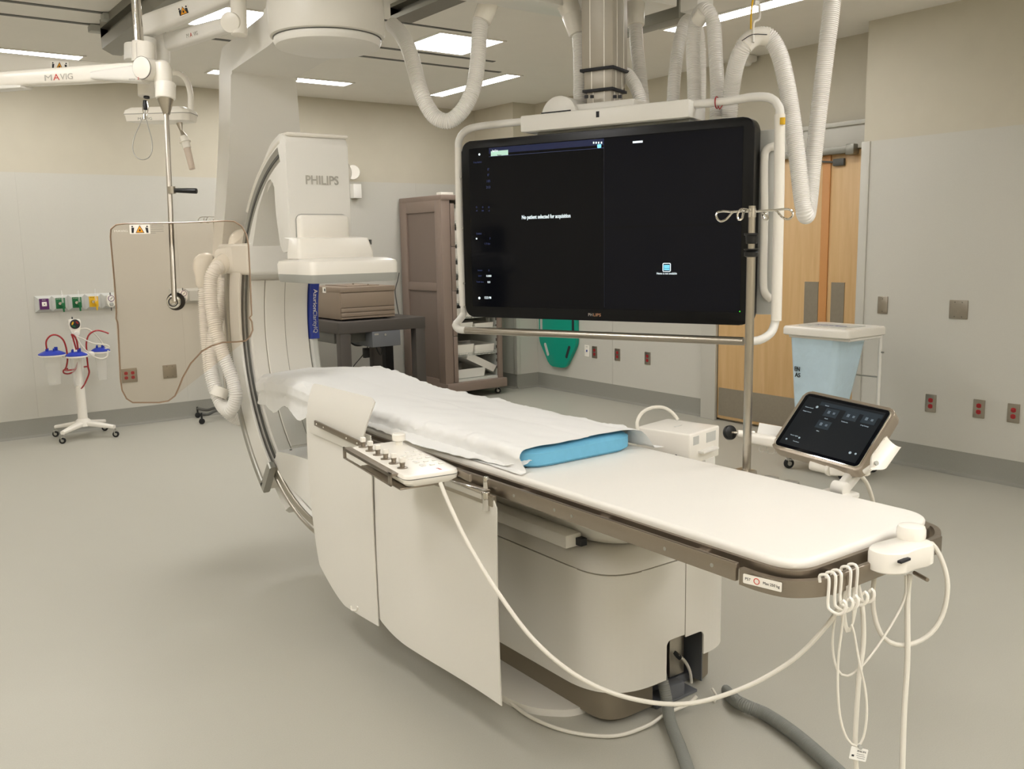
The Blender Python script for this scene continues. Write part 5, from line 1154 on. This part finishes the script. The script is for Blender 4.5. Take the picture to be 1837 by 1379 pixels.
# ================================================================== BENCH AND DRAWER CHEST
bz = .865; c = A(612, 592, Z=bz); BX0, BY0 = 3.42, 7.12
BX1 = A(763, 571, Y=BY0).x; BY1 = 8.05
N = thing('lab_bench', 'charcoal steel bench with square legs behind the head of the table', 'bench', ((BX0+BX1)/2, 7.6, 0))
b = B(); box(b, (BX0-.6+.58, BY0, bz-.10), (BX1, BY1, bz), .006); part('bench_top', b, 'bench', N)
for x, y in ((BX0+.0, BY0+.005), (BX1-.10, BY0+.005), (BX0+.0, BY1-.1), (BX1-.10, BY1-.1)):
    b = B(); box(b, (x, y, 0), (x+.095, y+.09, bz-.09), .003); part('leg', b, 'bench', N)
b = B(); box(b, (BX0+.05, BY1-.07, .08), (BX1-.05, BY1-.03, .14)); box(b, (BX0+.05, BY0+.4, .10), (BX1-.05, BY1-.1, .13)); part('lower_shelf', b, 'bench', N)
d0, d1_ = A(665, 597, Y=BY0+.02), A(716, 618, Y=BY0+.02)
b = B(); box(b, (d0.x, BY0-.01, bz-.10-.135), (d1_.x, BY0+.5, bz-.10), .004); dr = part('drawer', b, 'drawer', N, label='slate grey drawer box hung under the bench')
b = B(); box(b, (d0.x-.30, BY0+.12, bz-.19), (d0.x+.01, BY0+.5, bz-.10), .004); part('under_box', b, 'dgrey', N)
b = B(); q = A(691, 600, Y=BY0-.011); cyl(b, q, q-Y_*.006, .010, n=16); box(b, (d0.x+.02, BY0-.012, bz-.13), (d0.x+.06, BY0-.0095, bz-.115)); part('lock', b, 'satin', dr)
b = B(); box(b, (A(700, 620, Y=8.0).x, 8.1, .0), (A(714, 620, Y=8.0).x, 8.2, .80)); solo('computer_tower', b, 'black', 'tall narrow black box standing behind the bench', 'box')
b = B(); tube(b, spline([A(x, y, Y=BY0+.3) for x, y in ((626, 602), (628, 612), (637, 619), (650, 619), (660, 614))], .02), .008, 8); tube(b, spline([A(x, y, Y=BY0+.3) for x, y in ((661, 617), (657, 628), (650, 638), (638, 652), (632, 660))], .02), .004, 8); tube(b, spline([A(x, y, Y=BY0+.3) for x, y in ((674, 620), (678, 630), (683, 637), (685, 625), (681, 620))], .02), .007, 8)
cb = solo('bench_cables', b, 'black', 'tangle of black cables hanging under the bench', 'cable')
b = B(); q = A(659, 632, Y=BY0+.28); box(b, q+Vector((-.03, 0, -.05)), q+Vector((.025, .04, .04)), .006); part('power_brick', b, 'black', cb)
ty_ = 7.22; p0 = A(612.5, 577, Y=ty_); p1 = A(710, 571, Y=ty_)
H_ = 1.155
C = thing('tool_chest', 'tan metal drawer chest with four flat drawers sitting on the bench', 'drawer chest', ((p0.x+p1.x)/2, 7.5, bz+.01))
b = B(); box(b, (p0.x, ty_+.012, bz+.012), (p1.x, ty_+.62, H_-.008), .004); part('body', b, 'tool', C)
b = B(); box(b, (p0.x-.003, ty_-.004, H_-.045), (p1.x+.004, ty_+.63, H_), .006); box(b, (p0.x+.12, ty_+.1, H_), (p1.x-.1, ty_+.55, H_+.008), .002); lid = part('lid', b, 'tool', C)
zz = [bz+.012, bz+.032, bz+.072, bz+.112, H_-.048]
for k in range(4):
    b = B(); box(b, (p0.x+.006, ty_, zz[k]+.003), (p1.x-.006, ty_+.02, zz[k+1]-.002), .003); part('drawer', b, 'tool', C)
b = B(); q = A(660, 510.5, Y=ty_-.004); cyl(b, q, q-Y_*.004, .008, n=16); cyl(b, (q.x+.01, ty_+.3, H_+.008), (q.x+.01, ty_+.3, H_+.02), .008); part('lock', b, 'bronze', lid)
b = B(); q = A(582, 520, X=p0.x-.0045); box(b, (q.x-.002, q.y-.03, q.z-.025), (q.x, q.y+.035, q.z+.025)); st = part('sticker', b, 'white2', C)
b = B(); box(b, (q.x-.003, q.y-.022, q.z-.012), (q.x-.002, q.y+.0, q.z+.012)); part('sticker_mark', b, 'ink', st)
for x, y in ((p0.x+.05, ty_+.05), (p1.x-.08, ty_+.05), (p0.x+.05, ty_+.55), (p1.x-.08, ty_+.55)):
    b = B(); cyl(b, (x, y, bz), (x, y, bz+.014), .018); part('foot', b, 'ink', C)
b = B(); tube(b, spline([A(x, y, Y=8.28) for x, y in ((716, 489), (713, 505), (709, 520), (712, 545), (716, 565))], .03), .005, 8); solo('hanging_cable', b, 'dgrey', 'thin dark cable hanging beside the tan chest', 'cable')

# ================================================================== LAUNDRY HAMPER
hz = .93; hz = .945
lid_px = [A(x, y, Z=hz) for x, y in ((1405, 590), (1545, 596), (1570, 583), (1440, 578))]
HX0, HX1, HY0, HY1 = 4.93, 5.31, 3.25, 3.74
Hh = thing('laundry_hamper', 'wheeled laundry hamper with white lid and pale blue bag, before the doors', 'hamper', ((HX0+HX1)/2, (HY0+HY1)/2, 0))
b = B(); hl = rrect(HX1-HX0+.04, HY1-HY0, .03, 5); cc = Vector(((HX0+HX1)/2, (HY0+HY1)/2, 0))
loft(b, [[cc+Vector((x*k, y*k, z)) for x, y in hl] for k, z in ((.97, hz-.055), (1, hz-.05), (1, hz-.015), (.985, hz-.005), (.97, hz))]); lid = part('lid', b, 'white2', Hh)
b = B(); box(b, (cc.x-.12, cc.y-.16, hz), (cc.x+.1, cc.y+.18, hz+.004)); part('lid_label', b, 'lgrey', lid)
lettering('SOILED', (cc.x-.03, cc.y, hz+.0045), -Y_, X_, .035, 'blue', lid, width=.22)
b = B(); rings = []
for k in range(25):
    t = k/24; z = hz-.05-t*.72; s = 1-.42*t
    if t > .9: s *= 1-(t-.9)*4
    ring = []
    for (x, y) in rrect((HX1-HX0)*.93*s, (HY1-HY0-.12)*s, .06*s, 10):
        n_ = noise.noise(Vector((x*14, y*14, z*3)))*.018*(.2+t)+noise.noise(Vector((x*30, y*30, z*7)))*.006
        ring.append(cc+Vector((x+n_, y+.04+n_+.05*t, z)))
    rings.append(ring)
loft(b, rings); bag = part('bag', b, 'bag', Hh, smooth=80)
for s_, py in (('LINEN', 662), ('BAGS', 673)): q = A(1430, py, X=HX0+.03); lettering('EN' if s_ == 'LINEN' else 'AS', Vector((cc.x-(HX1-HX0)*.93*(1-.42*(hz-.05-q.z)/.72)/2-.006, q.y, q.z)), -Y_, Z_, .03, 'ink', bag, width=.04, depth=.004)
b = B()
for x, y in ((HX1-.02, HY0+.02), (HX1-.02, HY1-.04)): cyl(b, (x, y, .09), (x, y, hz-.05), .011, n=14)
for z in (.10, hz-.065): 
    for a_, c_ in (((HX0+.02, HY0+.02), (HX1-.02, HY0+.02)), ((HX1-.02, HY0+.02), (HX1-.02, HY1-.04)), ((HX1-.02, HY1-.04), (HX0+.02, HY1-.04)), ((HX0+.02, HY1-.04), (HX0+.02, HY0+.02))): cyl(b, a_+(z,), c_+(z,), .010, n=12)
box(b, (HX0+.01, HY0+.01, .09), (HX1-.01, HY1-.03, .10)); part('frame', b, 'white', Hh)
b = B(); cyl(b, (HX1-.02, HY0+.02, .62), (HX1-.02, HY1-.04, .62), .005, n=8); cyl(b, (HX1-.02, HY0-.004, .78), (HX1-.02, HY0+.03, .78), .006); part('pedal_rod', b, 'satin', Hh)
for x, y in ((HX0+.03, HY1-.05), (HX0+.03, HY0+.03), (HX1-.03, HY1-.05), (HX1-.03, HY0+.03)): caster(Hh, Vector((x, y, 0)), .034)

# ================================================================== IV POLE AT TABLE
ip = A(1343, 850, X=2.12); ip = Vector((2.115, 1.722, .80)); zt2 = A(1350, 382, X=2.12).z
I = thing('iv_pole', 'steel drip pole clamped to far table rail with four hooks and black grips', 'drip pole', (ip.x, ip.y, .78))
b = B(); cyl(b, (ip.x, ip.y, .76), (ip.x, ip.y, A(1350, 452, X=ip.x).z), .0125, n=20); cyl(b, (ip.x, ip.y, A(1350, 452, X=ip.x).z), (ip.x, ip.y, zt2+.02), .0095, n=20); part('pole', b, 'steel', I)
b = B(); g0, g1, g2, g3 = [A(1351, y, X=ip.x).z for y in (418, 437, 446, 461)]
lathe(b, [(.014, g1), (.016, g1+.002), (.017, g0-.008), (.021, g0-.006), (.021, g0)], Matrix.Translation((ip.x, ip.y, 0)), 24); lathe(b, [(.014, g3), (.02, g3+.003), (.02, g2-.01), (.016, g2-.006), (.021, g2-.003), (.021, g2)], Matrix.Translation((ip.x, ip.y, 0)), 24); part('black_grip', b, 'black', I)
b = B(); ctr = Vector((ip.x, ip.y, zt2)); cyl(b, ctr-Z_*.012, ctr+Z_*.012, .011, n=16)
def hook(pxs, dd): tube(b, spline([A(x, y, d=dd+k_) for x, y, k_ in pxs], .004), .0032, 8)
dI = (ctr-CO).dot(CF)
hook([(1350, 380, 0), (1330, 379, .01), (1312, 380, .02), (1296, 379, .02), (1286, 382, .02), (1286, 391, .02), (1293, 397, .02), (1303, 393, .02), (1313, 382, .02), (1318, 379, .02)], dI)
hook([(1350, 380, 0), (1340, 376, -.03), (1328, 376, -.05), (1323, 385, -.05), (1325, 394, -.05), (1331, 392, -.05), (1334, 381, -.045), (1340, 377, -.04)], dI)
hook([(1350, 380, 0), (1363, 379, .03), (1371, 381, .05), (1376, 387, .05), (1378, 393, .05), (1373, 394, .05), (1368, 387, .05), (1370, 380, .04)], dI)
hook([(1350, 380, 0), (1370, 378, 0), (1390, 377, 0), (1410, 375, 0), (1420, 378, 0), (1422, 387, 0), (1414, 393, 0), (1404, 390, 0), (1395, 380, 0), (1389, 377, 0)], dI)
part('hook', b, 'chrome', I)
b = B(); box(b, (2.045, ip.y-.03, .775), (2.13, ip.y+.03, .83), .006); part('rail_clamp', b, 'steel', I)
b = B()
for k in range(2): box(b, (2.12+.0, ip.y-.10-.07*k, .80), (2.14, ip.y-.06-.07*k, .822), .004)
part('rail_cleat', b, 'satin', I)

# ================================================================== WHITE BOX ON FAR RAIL
wb = [A(x, y, Z=.885) for x, y in ((1150, 762), (1222, 783), (1281, 765), (1213, 748))]
wc = sum(wb, Vector())/4; wx = (wb[2]-wb[1]); wx.z = 0; wy = wb[0]-wb[1]; wy.z = 0
Wl, Wd = wx.length*.93, wy.length*.93
fr = frame(Vector((wc.x, wc.y, .885)), wx, -wy) if wx.cross(-wy).z > 0 else frame(Vector((wc.x, wc.y, .885)), wx, wy)
WB = thing('adapter_box', 'boxy white cable unit fixed on the far table rail', 'equipment box', (wc.x, wc.y, .8))
b = B(); box(b, (-Wl/2, -Wd/2, -.105), (Wl/2, Wd/2, 0), .006, 3, M4=fr); bx = part('housing', b, 'white2', WB)
sy = 1 if (fr.inverted() @ wb[1]).y > 0 else -1; e_ = sy*Wd/2
b = B(); box(b, (-Wl*.22, e_-sy*.003, -.072), (Wl*.30, e_+sy*.022, -.063), .003, M4=fr); box(b, (Wl*.0, e_-sy*.03, -.15), (Wl*.34, e_+sy*.004, -.10), .004, M4=fr); box(b, (-Wl*.3, e_-sy*.08, -.14), (-Wl*.15, e_-sy*.02, -.10), .004, M4=fr); part('latch', b, 'white', WB)
b = B()
for s_ in (.0, .26): q = fr @ Vector((-Wl/2, sy*Wd*s_, -.078)); n_ = (fr.to_3x3() @ X_)*-1; cyl(b, q-n_*.002, q+n_*.0015, .0055, n=12)
part('port', b, 'ink', WB)
b = B(); box(b, (-Wl*.1, -.004, 0), (Wl*.1, .004, .0008), M4=fr); part('faint_label', b, 'lgrey', WB); b = B(); box(b, (Wl*.05, e_-sy*.001, -.045), (Wl*.36, e_+sy*.0008, -.012), M4=fr); part('faint_label', b, 'lgrey', WB); b = B(); box(b, (-Wl*.38, e_-sy*.001, -.04), (-Wl*.2, e_+sy*.0008, -.012), M4=fr); part('faint_label', b, 'lgrey', WB)
b = B(); tube(b, spline([A(x, y, d=2.95) for x, y in ((1146, 778), (1143, 758), (1152, 740), (1170, 731), (1190, 731), (1206, 740), (1216, 753))], .01), .0058, 10); part('cable', b, 'cable', WB)

# ================================================================== TABLET AND MOUNT
TC = Vector((2.25, 1.533, .962)); TFR = frame(TC, (-.02, -1, -.06), (.70, -.02, .71)); TN = TFR.to_3x3() @ Z_
TB = thing('touch_screen', 'tilted touch tablet with beige metal frame beyond far side of table foot', 'touch screen', (2.30, 1.50, .80))
b = B(); prism(b, rrect(.302, .218, .022, 8), -.036, 0, TFR, .003, 3); part('metal_case', b, mat('champagne_metal', 'B5A99A', .32, .8), TB)
b = B(); prism(b, rrect(.286, .202, .016, 8), -.001, .0016, TFR, .001); part('inner_trim', b, 'chrome', TB)
b = B(); prism(b, rrect(.279, .195, .014, 8), .0012, .0026, TFR); g_ = part('glass', b, 'screen', TB)
def tl(x, y): q = TFR.inverted() @ AP(x, y, TFR @ Vector((0, 0, .0028)), TN); return q.x, q.y
M['tile'] = mat('tile_grey', '20272E', .3, emit='202A32', es=.5); M['tile2'] = mat('tile_dark', '0B0F14', .3, emit='0C1218', es=.5); M['tiledim'] = mat('tile_dim', '55616B', .5, emit='55616B', es=.4); M['tiletxt'] = mat('tile_text', '8C9AA4', .5, emit='8C9AA4', es=.5)
b = B(); q0, q1 = tl(1473, 722), tl(1583, 738); box(b, (q0[0], q0[1]-.009, .0026), (.125, q0[1]+.004, .003), M4=TFR); part('header_bar', b, 'tile', g_)
b = B(); box(b, (-.128, -.088, .0026), (.128, .088, .0029), M4=TFR); part('display', b, 'tile2', g_)
for x, y in ((1491, 741), (1526, 747), (1559, 753), (1477, 762)):
    c = tl(x, y); b = B(); box(b, (c[0]-.022, c[1]-.014, .0029), (c[0]+.022, c[1]+.014, .0033), M4=TFR); tt = part('menu_tile', b, 'tile', g_)
    b = B(); box(b, (c[0]-.012, c[1]-.004, .0033), (c[0]-.004, c[1]+.006, .0036), M4=TFR); box(b, (c[0]+.006, c[1]-.003, .0033), (c[0]+.013, c[1]+.004, .0036), M4=TFR); part('tile_icon', b, 'tiledim', g_)
tx, tyd = TFR.to_3x3() @ X_, TFR.to_3x3() @ Y_
for s, x, y, w_ in (('Field', 1482, 751, .010), ('Tableside', 1515, 757, .022), ('X-ray Settings', 1551, 764, .026), ('Video', 1467, 773, .010), ('Monitor Control', 1452, 731, .028), ('Display Control', 1448, 738, .028), ('Room light', 1425, 781, .026), ('Functions', 1428, 792, .02), ('Viewer', 1484, 728, .014)):
    c = tl(x, y); lettering(s, TFR @ Vector((c[0], c[1], .0034)), tx, tyd, .0035, 'tiletxt', g_, width=w_)
b = B()
for x, y, r2 in ((1525, 812, .004), (1434, 785, .003), (1411, 787, .003), (1466, 730, .004), (1535, 814, .003)): c = tl(x, y); prism(b, [(c[0]+r2*cos(2*pi*k/14), c[1]+r2*sin(2*pi*k/14)) for k in range(14)], .003, .0036, TFR)
part('button_icon', b, 'tiletxt', g_)
# mount arm
b = B(); a0 = A(1455, 833, d=2.62); a1 = A(1488, 840, d=2.58); cyl(b, a0, a1, .016, n=22, bev=.003); a2 = A(1486, 840, d=2.58); a3 = A(1558, 846, d=2.5)
cyl(b, a2, A(1492, 843, d=2.57), .019, n=22, bev=.003); arm_body(A(1492, 843, d=2.57), a3, .030, .022, .03, b); part('tilt_bar', b, 'white2', TB)
b = B(); arm_body(A(1524, 850, d=2.53), A(1502, 880, d=2.50), .02, .022, .018, b); arm_body(A(1540, 850, d=2.55), A(1512, 884, d=2.5), .02, .022, .018, b); part('support_link', b, 'white', TB)
b = B(); c = A(1507, 876, d=2.48); cyl(b, c-Vector((.6, -.8, 0))*.0-Y_*.02, c+Y_*.02, .020, n=24, bev=.003); cyl(b, c-Z_*.06, c-Z_*.012, .022, n=20); prism(b, rrect(.12, .09, .02, 5), -.005, .005, Matrix.Translation((2.11, 1.42, TZ-.035)), .002); part('base_joint', b, 'cream', TB)
b = B(); box(b, (2.045, 1.36, .78), (2.12, 1.48, .82), .005); part('rail_clamp', b, 'bronze', TB)
b = B(); [tube(b, spline([A(x, y, d=2.56+.002*(y-850)) for x, y in ((1538, 848), (1552, 862), (1562, 885), (1567, 910), (1566, 960))], .01), .006, 10)]; part('tablet_cable', b, 'cable', TB)
# cradle at right
PHp = [A(x, y, d=2.40) for x, y in ((1578, 838), (1600, 792))]
CRX = thing('device_cradle', 'open white moulded cradle beside lower right corner of the touch tablet', 'cradle', A(1578, 845, d=2.42))
b = B(); P0, P1 = A(1572, 835, d=2.42), A(1604, 790, d=2.46); ax_ = (P1-P0).normalized(); sd_ = ax_.cross(-CF).normalized(); up_ = sd_.cross(ax_)
g = []
Lc = (P1-P0).length+.012
for i in range(25):
    t = i/24; row = []; w_ = .026*(sin(min(1, t*3.2+.12)*pi/2)); dp = .020*(1-.25*t)
    for j in range(17):
        a = pi*j/16; hgt = 1
        if j < 5 and .38 < t < .6: hgt = .55
        row.append(P0+ax_*(Lc*t-.01-(.012*(j < 4 and t > .9)))+sd_*(-cos(a)*w_)+up_*(-sin(a)*dp*hgt))
    g.append(row)
sheetmesh(b, g); part('trough', b, 'white2', CRX, smooth=60)
b = B(); cyl(b, P0+ax_*.012-up_*.012, P0+ax_*.012-up_*.010+up_*.004, .006, n=14); part('screw', b, 'grey', CRX)
b = B(); cyl(b, P0-up_*.018, A(1552, 846, d=2.46), .008, n=12); part('bracket', b, 'white2', CRX)
# arm clamp with black knob left of tablet
AC = thing('arm_clamp', 'white clamp arm with round black knob and tray, left of the touch tablet', 'clamp', A(1400, 790, d=2.75))
D = 2.8
b = B(); k0, k1 = A(1306, 776, d=D+.02), A(1312.5, 775.5, d=D+.005); cyl(b, k0, k1, .0225, n=32, bev=.004); kb = part('black_knob', b, 'black', AC)
b = B(); cyl(b, A(1312, 775, d=D), A(1326, 776, d=D), .004, n=10); part('stem', b, 'chrome', kb)
b = B(); cyl(b, A(1323, 777, d=D), A(1340, 779, d=D), .011, n=18, bev=.003); arm_body(A(1338, 779, d=D), A(1352, 781, d=D), .022, .03, .02, b); arm_body(A(1343, 784, d=D-.02), A(1392, 793, d=D-.08), .030, .032, .035, b); box(b, A(1352, 776, d=D)-Vector((.01, .01, .01)), A(1385, 790, d=D-.05)+Vector((.02, .0, .01)), .003); part('clamp_arm', b, 'white2', AC)
b = B(); g = [[A(1362, 760, d=D+.05), A(1402, 767, d=D+.02), A(1432, 772, d=D)], [A(1358, 779, d=D), A(1400, 786, d=D-.04), A(1430, 792, d=D-.06)], [A(1361, 783, d=D-.03), A(1402, 791, d=D-.06), A(1432, 797, d=D-.09)]]
sheetmesh(b, g, .004); part('tray', b, 'white', AC)
b = B(); tf = zframe(A(1384, 803, d=D-.03), (-.5, -.8, 0))
for (x, y, w_, h_) in ((1370, 800, .026, .034), (1384, 803, .026, .034), (1422, 820, .04, .016), (1447, 824, .025, .014)):
    c = A(x, y, d=D-.03); q = [c+X_*.8*(dx_)+Y_*-.6*dx_+Z_*dz_ for dx_, dz_ in rrect(w_, h_, .006, 4)]; tube(b, q, .0022, 6, closed=True)
part('wire_guide', b, 'clear', AC)

# ================================================================== FOOT END: handle module, hooks, cables
FY_ = 1.04
FH = thing('panning_handle', 'white mushroom knob on rounded bracket at right corner of the table foot', 'control handle', (1.84, 1.03, .78))
zb_ = .795
b = B(); fp = roundpoly([(-.085, -.02, .03), (-.05, -.045, .03), (.0, -.038, .03), (.06, -.045, .03), (.085, -.01, .03), (.07, .035, .02), (-.05, .04, .03), (-.085, .02, .03)], .03, 6)
hm = Matrix.Translation((1.775, 1.030, 0)) @ Matrix.Rotation(radians(-4), 4, 'Z')
loft(b, [[hm @ Vector((x*k, y*k, z)) for x, y in fp] for k, z in ((.93, .806), (1, .810), (1, .843), (.97, .850), (.9, .852))]); part('bracket_body', b, 'white2', FH)
kx = A(1632, 1000, Y=1.035); kn = Matrix.Translation((kx.x, 1.035, 0))
kn = Matrix.Translation((1.832, 1.040, 0))
b = B(); lathe(b, [(.030, .838), (.025, .842), (.023, .846), (.023, .85)], kn); lathe(b, [(0, .842), (.024, .844), (.029, .850), (.0305, .862), (.030, .872), (.027, .879), (.016, .8825), (0, .883)], kn, 40); part('knob', b, 'white2', FH)
b = B(); box(b, (1.700, .983, .838), (1.735, .992, .843)); part('slot', b, 'ink', FH)
b = B(); cyl(b, A(1640, 1027, d=2.0), A(1664, 1040, d=1.95), .0045, n=12, bev=.001); part('lever', b, 'bronze', FH)
b = B(); cyl(b, (1.80, 1.02, .796), (1.80, 1.02, .808), .012); part('cable_gland', b, 'ink', FH)
for k, (px, lab) in enumerate(((1484, 'white plastic cable hook on foot rail, closest to table corner'), (1496, 'white plastic cable hook on foot rail, second from table corner'), (1506, 'white plastic cable hook on foot rail, middle of the five'), (1523, 'white plastic cable hook on foot rail, second closest to the knob'), (1535, 'white plastic cable hook on foot rail, closest to the mushroom knob'))):
    q = A(px, 1025-(px-1484)*.42, Y=1.046); x = q.x; zt_ = TZ-.024
    b = B()
    P = [(x, 1.062, zt_-.012), (x, 1.062, zt_+.003), (x, 1.042, zt_+.003), (x, 1.042, zt_-.05), (x, 1.036, zt_-.062), (x+.002, 1.018, zt_-.066), (x+.004, 1.006, zt_-.056), (x+.005, 1.004, zt_-.042), (x+.005, 1.010, zt_-.036), (x+.005, 1.015, zt_-.042)]
    tube(b, spline(P, .004), .0032, 8); solo('cable_hook', b, 'white2', lab, 'hook', 'white cable hooks on the foot rail')
q = A(1664, 978, d=2.12); b = B(); tube(b, spline([q+Vector((0, 0, .012)), q+Vector((.006, -.004, .0)), q+Vector((.0, -.008, -.016)), q+Vector((-.012, -.01, -.018)), q+Vector((-.012, -.006, -.004))], .003), .003, 8); solo('cable_hook', b, 'white2', 'white plastic cable hook behind the mushroom knob at right table corner', 'hook', 'white cable hooks on the foot rail')

def cable(pts, r, label, m='cable', name='cable', n=10, cat='cable', group=None):
    b = B(); tube(b, spline(pts, .012), r, n); return solo(name, b, m, label, cat, group)
# long cable from the control module down round to the foot hooks
cable([A(790, 866, d=2.28), A(806, 905, d=2.25), A(840, 975, d=2.2), A(895, 1065, d=2.13), A(960, 1150, d=2.1), A(1040, 1215, d=2.08), A(1130, 1252, d=2.07), A(1230, 1262, d=2.05), A(1330, 1235, d=2.02), A(1420, 1185, d=1.98), A(1485, 1120, d=1.93), A(1512, 1075, d=1.90), A(1520, 1050, d=1.885)], .0052, 'long white cable sweeping from control box past pedestal to the foot hooks')
cable([Vector((1.68, 2.45, .03)), A(907, 1250, Z=.012), A(950, 1285, Z=.009), A(1020, 1312, Z=.008), A(1100, 1320, Z=.008), A(1160, 1302, Z=.012), A(1195, 1280, Z=.02), A(1235, 1262, Z=.03), A(1250, 1248, Z=.05)], .006, 'white cable curving on floor along the pedestal foot')
hg = 'fat grey ribbed cable hoses on the floor'
def ghose(pts, r, label):
    b = B(); hose(b, pts, r, pitch=.006, depth=.0012, n=18); solo('floor_hose', b, 'hgrey', label, 'hose', hg)
ghose([Vector((2.03, 2.0, .16)), A(1193, 1240, Z=.07), A(1197, 1265, Z=.035), A(1204, 1300, Z=.02), A(1222, 1345, Z=.02), A(1240, 1400, Z=.02), A(1250, 1440, Z=.02)], .019, 'grey ribbed hose leaving pedestal cut-out straight toward the viewer')
ghose([A(1266, 1130, Y=2.32), A(1276, 1180, Y=2.22), A(1286, 1216, Y=2.12), A(1318, 1255, Z=.025), A(1375, 1282, Z=.023), A(1430, 1320, Z=.023), A(1490, 1372, Z=.023), A(1530, 1410, Z=.023)], .0215, 'thicker grey ribbed hose leaving pedestal toward lower right floor')
cable([A(1282, 1258, Z=.008), A(1285, 1247, Z=.008), A(1277, 1234, Z=.03)], .004, 'tiny loose white cable end beside grey hoses', name='cable_end')
# cables hanging at foot
dF = 1.93
cable([A(1655, 975, d=2.03), A(1672, 975, d=2.02), A(1690, 1005, d=2.01), A(1700, 1050, d=2.0), A(1690, 1105, d=2.0), A(1662, 1142, d=2.0), A(1620, 1157, d=2.0), A(1585, 1143, d=2.0), A(1568, 1100, d=2.0), A(1567, 1050, d=2.0), A(1573, 1010, d=2.02)], .0052, 'thick white cable hanging in round loop under the mushroom knob')
cable([A(1632, 1030, d=2.0), A(1628, 1080, d=2.0), A(1628, 1180, d=1.99), A(1622, 1280, d=1.98), A(1618, 1400, d=1.97), A(1616, 1440, d=1.97)], .0060, 'straight thick white cable dropping from mushroom knob bracket to floor')
cable([A(1625, 1032, d=2.0), A(1622, 1075, d=1.99), A(1590, 1135, d=1.97), A(1550, 1190, d=1.95), A(1520, 1212, d=1.93), A(1502, 1200, d=1.93), A(1494, 1165, d=1.93), A(1496, 1120, d=1.93), A(1506, 1075, d=1.92), A(1512, 1050, d=1.90)], .0026, 'thin pale cord slung from the knob bracket to the hooks')
cable([A(1538, 1045, d=1.93), A(1547, 1090, d=1.93), A(1549, 1150, d=1.93), A(1541, 1215, d=1.93), A(1536, 1290, d=1.93), A(1534, 1340, d=1.93), A(1538, 1400, d=1.93), A(1541, 1440, d=1.93)], .0052, 'thick white cable hanging straight from the hooks past name tag')
b = B()
for k in range(5):
    o = k*1.6; tube(b, spline([A(1533-o, 1038, d=1.92-.004*k), A(1524-o*1.5, 1060, d=1.92-.004*k), A(1516-o, 1095, d=1.92), A(1520-o*.3, 1125+k*2, d=1.92), A(1529, 1120, d=1.92), A(1537-o, 1080, d=1.92), A(1534-o*.6, 1045, d=1.92)], .008), .0024, 8)
solo('cord_coil', b, 'cable', 'tight coil of thin cord bundled on the foot hooks', 'cord')
cable([A(1516, 1060, d=1.91), A(1511, 1120, d=1.91), A(1504, 1180, d=1.91), A(1503, 1240, d=1.91), A(1508, 1290, d=1.91), A(1520, 1325, d=1.91), A(1537, 1338, d=1.91), A(1549, 1322, d=1.91), A(1555, 1280, d=1.91), A(1552, 1235, d=1.91), A(1542, 1190, d=1.91), A(1532, 1135, d=1.91), A(1527, 1120, d=1.915)], .0026, 'thin pale cord loop with printed tag at its bottom')
tq = A(1540, 1352, d=1.905); fr = frame(tq, CR+CD*.22, -CD)
TG = thing('cord_tag', 'small printed white tag hanging from thin cord loop near floor', 'tag', tq)
b = B(); prism(b, rrect(.036, .026, .002, 3), 0, .0012, fr); tg = part('tag_plate', b, 'white', TG)
b = B(); cyl(b, fr @ Vector((0, .015, -.003)), fr @ Vector((0, .015, .004)), .0045, n=14); part('tag_clip', b, 'grey', TG)
lettering('PHILIPS', fr @ Vector((.005, .006, .0014)), fr.to_3x3() @ X_, fr.to_3x3() @ Y_, .0036, 'ink', tg, width=.018)
b = B(); box(b, (-.014, -.007, .0012), (-.009, -.003, .0016), M4=fr); box(b, (-.004, .0, .0012), (.012, .0007, .0015), M4=fr); box(b, (-.004, -.004, .0012), (.014, -.0033, .0015), M4=fr); box(b, (-.002, -.008, .0012), (.014, -.0073, .0015), M4=fr); part('tag_mark', b, 'ink', tg)
